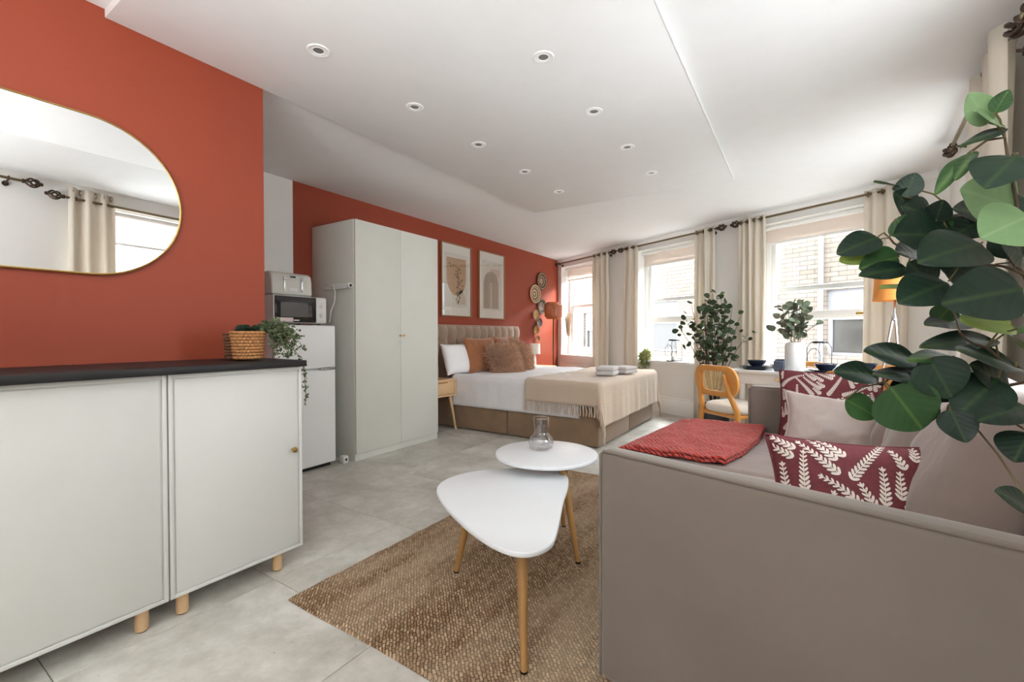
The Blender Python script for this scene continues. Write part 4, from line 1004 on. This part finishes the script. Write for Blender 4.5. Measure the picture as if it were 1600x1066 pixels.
def chair():
    t = thing('dining_chair', '', 'chair')     # seat faces +y, back at y=0
    def bend(x, z): return -.02-.10*max(0, z-.45)**1.1+.35*x*x
    m = M(); ri = rrect(.46, .255, .11, 8); ro = ri; inn = rrect(.27, .165, .05, 8); n_ = len(ri); vs = []
    for (x, z) in ri: vs.append((x, z))
    zc = .675
    def P(x, z, off): return (x, bend(x, zc+z)+off, zc+z)
    rings = [[P(x, z, .012) for x, z in ri], [P(x, z, .012) for x, z in inn], [P(x, z, -.012) for x, z in inn], [P(x, z, -.012) for x, z in ri]]
    allv = [p for r in rings for p in r]; fs = []
    for k in range(4):
        for i in range(n_): fs.append((k*n_+i, k*n_+(i+1) % n_, ((k+1) % 4)*n_+(i+1) % n_, ((k+1) % 4)*n_+i))
    bm_ = M(); bm_.add(allv, fs)
    bk = obj('backrest', bm_, woodch, t, bevel=.004)
    cm = M()
    for i in range(23):
        x = -.135+.27*i/22; cm.tube([P(x, -.083, 0), P(x, 0, 0), P(x, .083, 0)], .0028, 4)
    for i in range(15):
        z = -.083+.166*i/14; cm.tube([P(-.137+.274*j/6, z, .0) for j in range(7)], .0028, 4)
    obj('cane_panel', cm, cane, bk)['kind'] = 'stuff'
    for s in (-1, 1):
        obj('rear_leg', M().tube([(s*.215, -.035, 0), (s*.205, -.005, .2), (s*.19, .012, .43), (s*.165, -.035, .56), (s*.14, -.062, .68), (s*.132, -.076, .735)], [.015, .021, .024, .02, .015, .011], 12), woodch, t)
        obj('front_leg', M().tube([(s*.20, .44, 0), (s*.195, .42, .42)], [.014, .022], 12), woodch, t)
        obj('side_rail', M().tube([(s*.192, .01, .395), (s*.195, .41, .395)], .017, 10), woodch, t)
        obj('side_stretcher', M().tube([(s*.205, .0, .22), (s*.197, .425, .22)], .010, 8), woodch, t)
    obj('seat_rail', M().tube([(-.19, .015, .395), (.19, .015, .395)], .016, 10), woodch, t); obj('seat_rail', M().tube([(-.195, .415, .395), (.195, .415, .395)], .017, 10), woodch, t)
    obj('stretcher', M().tube([(-.2, .2, .22), (.2, .2, .22)], .010, 8), woodch, t)
    seat = mat('cream_boucle_seat', (226, 220, 210), .9, var=.05, bump=.4, bscale=160, bdist=.003)
    prof = []
    m = M(); out = rrect(.45, .46, .16, 8)
    for zz, k in ((.412, .93), (.425, .99), (.445, 1.0), (.47, .96), (.482, .85), (.486, .5)): m.v += [(x*k, .215+y*k, zz) for x, y in out]
    n2 = len(out)
    for k in range(5):
        for i in range(n2): m.f.append((k*n2+i, k*n2+(i+1) % n2, (k+1)*n2+(i+1) % n2, (k+1)*n2+i))
    m.f.append(tuple(5*n2+i for i in range(n2))); m.f.append(tuple(range(n2-1, -1, -1)))
    obj('seat_pad', m, seat, t, ang=60)
    return t
g = 'cane-backed chairs around the white dining table'
ch = chair(); tag(ch, 'honey wood cane-backed chair with cream seat, fully visible beside the far sofa arm', 'chair', g); ch.matrix_basis = TR(-.575, 4.04, 0, R(-38))
dup(ch, 'honey wood chair mostly hidden by the far fern cushion', TR(.33, 3.86, 0, R(-28)), g)
dup(ch, 'honey wood chair on the window side of the table, nearer the leafy tree', FT @ TR(.22, TW+.13, 0, R(180)), g)
dup(ch, 'honey wood chair on the window side of the table, in front of the lantern', FT @ TR(.95, TW+.10, 0, R(178)), g)
def place(nm, label, prof, x, y, z, material, cat, g, n_=36):
    o = obj(nm, M().lathe(prof, n=n_), material, None, FT @ TR(x, y, z)); return tag(o, label, cat, g)
pl = lambda r: [(0, .002), (r*.6, .0), (r*.62, .004), (r, .017), (r-.003, .021), (r*.6, .009), (0, .008)]
bw = [(0, .0), (.035, .0), (.04, .004), (.062, .03), (.078, .058), (.074, .059), (.057, .032), (.03, .01), (0, .009)]
for x, y, s in ((.155, .19, 'at the left end of the table, nearer the camera'), (.22, .50, 'at the left end of the table, nearer the window'), (.70, .19, 'behind the far fern cushion, nearer the camera'), (.84, .50, 'in front of the lantern, nearer the window')):
    place('dinner_plate', 'dark blue dinner plate '+s, pl(.135), x, y, TH+.0005, slate, 'plate', 'dark dinner plates')
    place('side_plate', 'dark blue side plate stacked '+s, pl(.108), x+.004, y, TH+.0105, slate, 'plate', 'dark side plates')
    place('bowl', 'dark blue bowl on plates '+s, bw, x+.01, y, TH+.0205, slate, 'bowl', 'dark bowls')
def mug(label, x, y, a):
    t = thing('mug', label, 'mug', FT @ TR(x, y, TH+.0005, a), 'blue grey mugs')
    obj('cup', M().lathe([(0, 0), (.034, 0), (.038, .006), (.041, .085), (.037, .085), (.034, .008), (0, .007)], n=28), mugm, t)
    obj('handle', M().tube([(.038, 0, .07), (.06, 0, .068), (.066, 0, .045), (.058, 0, .022), (.037, 0, .02)], .005, 8), mugm, t)
mug('blue grey speckled mug standing left of the white vase, nearer the camera', .385, .14, -.6)
mug('blue grey mug partly hidden behind the front mug', .43, .25, .8)
# white ribbed vase with eucalyptus bouquet
vx, vy = .44, .28
vo = FT @ V((vx, vy, TH+.0008))
t = thing('vase', 'white ceramic vase on the dining table', 'vase', Matrix.Translation(vo))
obj('body', M().lathe([(0, 0), (.066, 0), (.072, .01), (.076, .12), (.075, .205), (.066, .232), (.055, .24), (.05, .236), (.06, .2), (.06, .02), (0, .015)], n=36), porc, t)
# leaf mesh, length along +x from the stem, slight cup and fold
def leafmesh(nm, L, W, material, cup=.12, round_=.75, seed=0, nu=8, nv=6):
    m = M(); m.keep = True
    def fn(u, v):
        b = 2*v-1; u = .5-.5*math.cos(PI*u); x = L*u; wdt = W*.5*(math.sin(PI*min(1, u**round_))**.62 if 0 < u < 1 else 0)
        y = b*wdt; z = cup*abs(b)**1.6*wdt*1.2-.10*L*(u-.5)**2+.03*L*math.sin(u*5+b*2+seed)*b
        return (x, y, z)
    m.grid(fn, nu, nv); me_ = mesh(nm, m, material, weld=True, ang=85); return me_
def leafat(me_, parent, p, d, nrm, s, nm='leaf'):
    d = V(d).normalized(); n_ = V(nrm); n_ = (n_-d*n_.dot(d)); n_.normalize(); y = n_.cross(d)
    o = link(nm, me_, parent); mm = Matrix((d, y, n_)).transposed().to_4x4() @ Matrix.Scale(s, 4); mm.translation = V(p); o.matrix_basis = mm; return o
rn = random.Random(31)
bq = thing('eucalyptus_bouquet', 'grey green eucalyptus stems in the white vase', 'plant', Matrix.Translation(vo+V((0, 0, .012))))
lvm = [leafmesh('leaf', .05, .044, leaf_vase, seed=k, nu=6, nv=4) for k in range(3)]
for k in range(15):
    a = 2*PI*k/15+rn.uniform(-.2, .2); sp = rn.uniform(.25, 1); top = V((.20*math.cos(a)*sp, .18*math.sin(a)*sp, .60-.27*sp*sp+rn.uniform(-.05, .02))); b0 = V((.03*math.cos(a), .03*math.sin(a), .22))
    pts = [V((.02*math.cos(a+2), .02*math.sin(a+2), .0)), b0, b0.lerp(top, .5)+V((0, 0, .03)), top]
    obj('stem', M().tube(pts, .0022, 5), stemg, bq)
    for i in range(11):
        u = .16+.84*i/10; p = b0.lerp(top, u)+V((0, 0, .03*math.sin(u*PI))); ang = rn.uniform(0, 2*PI); d = V((math.cos(ang), math.sin(ang), rn.uniform(-.1, .7)))
        leafat(rn.choice(lvm), bq, p, d, V((rn.gauss(0, .5)-.3, rn.gauss(0, .5)-.6, .6)), rn.uniform(.85, 1.3))
# ---------------------------------------------------------------- leafy tree in the window corner
tc = V((-.80, 5.36, 0)); rn = random.Random(41)
tr = thing('indoor_tree', 'bushy dark green eucalyptus tree between the curtains', 'plant', Matrix.Translation(tc))
obj('pot', M().lathe([(0, 0), (.12, 0), (.15, .02), (.16, .28), (.15, .285), (.14, .26), (0, .26)], n=32), potm, tr)
ltm = [leafmesh('leaf', .058, .05, leaf_tree, seed=k, nu=6, nv=4) for k in range(3)]
nl = 0
for k in range(24):
    a = 2*PI*k/24*5+rn.uniform(-.3, .3); sp = (k % 6+.6)/6
    rt = V((RX.x, RX.y, 0)); ft = V((F0.x, F0.y, 0))
    top = rt*(.40*math.cos(a)*sp)-ft*(.05+.20*math.sin(a)*sp)+V((0, 0, 1.50-.42*sp*sp+rn.uniform(-.10, .04)))-rt*.05
    if (FW.inverted() @ (tc+top)).y > -.16: top -= ft*((FW.inverted() @ (tc+top)).y+.2)
    b0 = V((.03*math.cos(a), .03*math.sin(a), .26)); mid = V((.06*math.cos(a), .05*math.sin(a), .62))+rt*.04*math.cos(a)
    P_ = [b0, mid, mid.lerp(top, .5)+V((0, 0, .03)), top]
    obj('branch', M().tube(P_, [.006, .005, .0035, .002], 6), stemm, tr)
    for i in range(12):
        u = .22+.78*i/11; p = mid.lerp(top, u)+V((0, 0, .03*math.sin(u*PI)))+V((rn.gauss(0, .045), rn.gauss(0, .035), rn.gauss(0, .035)))
        if (FW.inverted() @ (tc+p)).y > -.15: p -= ft*.12
        ang = rn.uniform(0, 2*PI); d = V((math.cos(ang), math.sin(ang), rn.uniform(-.5, .5)))
        leafat(rn.choice(ltm), tr, p, d, V((rn.gauss(.3, .5), rn.gauss(-.7, .5), .4)), rn.uniform(.8, 1.3)); nl += 1
# ---------------------------------------------------------------- orange-shaded tripod lamp behind the sofa corner
lp = pd(1398, 480, 3.45); lx, ly = lp.x, lp.y
t = thing('tripod_lamp', 'lamp with orange drum shade on chrome tripod legs behind the sofa', 'floor lamp', TR(lx, ly, 0))
sz = pd(1398, 470, 3.45).z; so = mat('orange_lamp_shade', (226, 148, 72), .7)
obj('lamp_shade', M().lathe([(.138, sz), (.13, sz+.19), (.126, sz+.19), (.134, sz)], n=40, capb=False, capt=False), so, t)
obj('hub', M().lathe([(.012, sz-.16), (.02, sz-.15), (.02, sz-.12), (.008, sz-.1), (.008, sz+.06)], n=16), chrome, t)
for k in range(3):
    a = k*2*PI/3+.9; obj('leg', M().tube([(.17*math.cos(a), .17*math.sin(a), 0), (.012*math.cos(a), .012*math.sin(a), sz-.14)], [.007, .009], 10), chrome, t)
# round clock on the right-hand wall
t = thing('wall_clock', 'black round wall clock cut off by the right edge of the photo', 'clock', FQ @ TR(2.6, -.004, 1.78) @ Matrix.Rotation(PI/2, 4, 'X'))
obj('rim', M().lathe([(.15, 0), (.17, .0), (.17, .035), (.155, .04), (.15, .03)], n=40, capb=False, capt=False), m_black, t); obj('face', M().lathe([(0, .01), (.151, .01)], n=40), porc, t)
# ---------------------------------------------------------------- foreground eucalyptus
fg = thing('foreground_plant', 'large-leaved eucalyptus plant hanging into the right edge of the photo', 'plant', TR(.40, .62, 0))
O_ = V((.40, .62, 0))
obj('pot', M().lathe([(0, 0), (.10, 0), (.12, .02), (.135, .26), (.125, .265), (.115, .24), (0, .24)], n=32), potm, fg)
LM = {}
def fl(kind, L, W):
    m_ = {'d': leaf_dark, 'g': leaf_green, 'p': leaf_pale, 'l': leaf_lime}[kind]; k = (kind, round(W/L*5)/5)
    if k not in LM: LM[k] = leafmesh('leaf', .08, .08*k[1], m_, seed=len(LM), nu=16, nv=8, cup=.10)
    return LM[k], L/.08
# kind, base px (stem end), tip px, width px, depth, roll toward/away
FGL = [('p',(1584,322),(1502,296),84,.62,.1),('p',(1606,338),(1532,372),86,.58,-.1),('d',(1482,368),(1396,366),82,.68,.1),('d',(1536,378),(1436,408),86,.64,.2),
 ('d',(1482,440),(1404,472),74,.66,.1),('d',(1602,450),(1474,474),92,.60,-.1),('l',(1584,505),(1504,498),56,.64,.2),('d',(1372,370),(1310,396),44,.72,.2),('l',(1366,388),(1312,408),34,.735,-.2),
 ('d',(1416,418),(1344,430),34,.70,.3),('g',(1404,402),(1342,420),48,.725,-.2),('d',(1430,560),(1352,548),44,.70,.3),('d',(1370,586),(1305,580),40,.72,.2),('g',(1322,624),(1370,652),44,.73,.2),('d',(1440,590),(1366,584),30,.69,.6),
 ('g',(1392,606),(1442,672),90,.68,.1),('d',(1452,560),(1488,622),72,.66,.2),('d',(1390,612),(1470,640),84,.70,0),('d',(1485,640),(1510,692),44,.64,.4),('d',(1560,590),(1495,650),76,.65,.1),('d',(1604,634),(1530,656),52,.62,.3),
 ('d',(1590,572),(1496,544),50,.64,.5),('g',(1490,556),(1420,560),22,.68,.7),('d',(1552,530),(1440,540),38,.67,.6),('d',(1520,500),(1448,506),40,.69,.5),('d',(1608,676),(1584,722),60,.60,.3),('d',(1618,800),(1560,768),46,.58,.3),
 ('p',(1546,192),(1514,146),38,.62,.2),('p',(1566,196),(1526,172),36,.615,.4),('g',(1554,176),(1576,140),26,.60,.3),('d',(1568,200),(1500,228),20,.61,.7),('g',(1512,240),(1462,300),20,.64,.6),('g',(1520,236),(1494,278),18,.63,.6),
 ('d',(1432,296),(1366,282),16,.72,.8),('d',(1414,308),(1430,270),36,.70,.1),('d',(1456,338),(1410,322),46,.69,.2),('g',(1400,342),(1428,366),42,.71,.1),('d',(1462,346),(1474,312),34,.68,.3),('d',(1590,240),(1540,292),80,.57,.3),
 ('d',(1568,340),(1494,326),56,.67,.3),('d',(1540,342),(1480,372),60,.68,.2),('d',(1600,400),(1566,384),50,.64,.2),('d',(1520,396),(1480,430),60,.70,.2),('g',(1484,480),(1462,506),34,.70,.2),('l',(1440,446),(1374,450),18,.70,.7),
 ('g',(1612,508),(1592,520),16,.60,.2),('d',(1560,360),(1600,400),60,.66,.1),('d',(1450,400),(1400,392),50,.715,.3),('d',(1540,610),(1480,590),66,.68,.2),('d',(1450,600),(1400,560),56,.72,.3),('g',(1470,360),(1486,336),22,.69,.3),('d',(1440,620),(1398,650),60,.705,.2),
 ('d',(1590,300),(1520,352),70,.67,.1),('d',(1500,620),(1440,560),60,.69,.2),('d',(1580,610),(1520,570),56,.66,.3),('d',(1460,450),(1420,410),56,.70,.2),('d',(1545,655),(1490,610),64,.67,.1),('g',(1600,540),(1548,505),40,.66,.5),('d',(1430,330),(1398,300),40,.71,.3),('d',(1530,430),(1470,400),64,.71,.1)]
vdir = FF
for kd, b, tp_, wpx, dep, tilt in FGL:
    dep *= 1.08
    pb = pd(*b, dep+tilt*.03); pt = pd(*tp_, dep-tilt*.03); L = (pt-pb).length; W_ = wpx/700*dep/max(.35, math.cos(tilt*1.2))
    nrm = -(pt-CC).normalized()+UZ*(.25+tilt*1.1)+RX*(.2*math.sin(b[0]))
    ms_, s = fl(kd, L, W_); o = leafat(ms_, fg, pb-O_, pt-pb, nrm, s)
    o.scale = (s, s*(W_/L)/(.2*max(1, round(W_/L*5))), s)
# twigs linking the leaves to the stems
HUBS = [((1640,600),(1560,560),(1500,520),.68),((1640,600),(1540,600),(1450,590),.72),((1650,520),(1600,430),(1500,400),.68),((1650,420),(1590,330),(1570,215),.64),((1640,640),(1560,650),(1480,640),.70),((1600,430),(1500,330),(1460,330),.72),((1500,400),(1430,400),(1390,372),.75),((1450,590),(1400,590),(1372,600),.76)]
root = V((0, 0, .24)); hubpts = []
for q in HUBS:
    dep = q[3]*1.04; ps = [pd(x, y, dep)-O_ for x, y in q[:3]]; ps[0] = pd(*q[0], dep*.98)-O_
    fine = []
    for i in range(2):
        for j in range(6): fine.append(ps[i].lerp(ps[i+1], j/6)+V((0, 0, .004*math.sin(j))))
    fine.append(ps[2]); hubpts += fine
    obj('branch', M().tube(fine, [.0032-.0018*i/len(fine) for i in range(len(fine))], 7), stemm, fg)
st = [pd(1640, 600, .70)-O_, pd(1650, 470, .68)-O_]
for e in st: obj('stem', M().tube([root, root+V((.0, .02, .35)), e.lerp(root, .35)+V((.02, .0, .12)), e], [.007, .006, .005, .0035], 8), stemm, fg)
for kd, b, tp_, wpx, dep, tilt in FGL:
    pb = pd(*b, dep*1.08+tilt*.03)-O_; h_ = min(hubpts, key=lambda q: (q-pb).length)
    if (h_-pb).length > .004: obj('petiole', M().tube([h_, h_.lerp(pb, .5)+V((0, 0, .008)), pb], .0014, 5), stemg, fg)
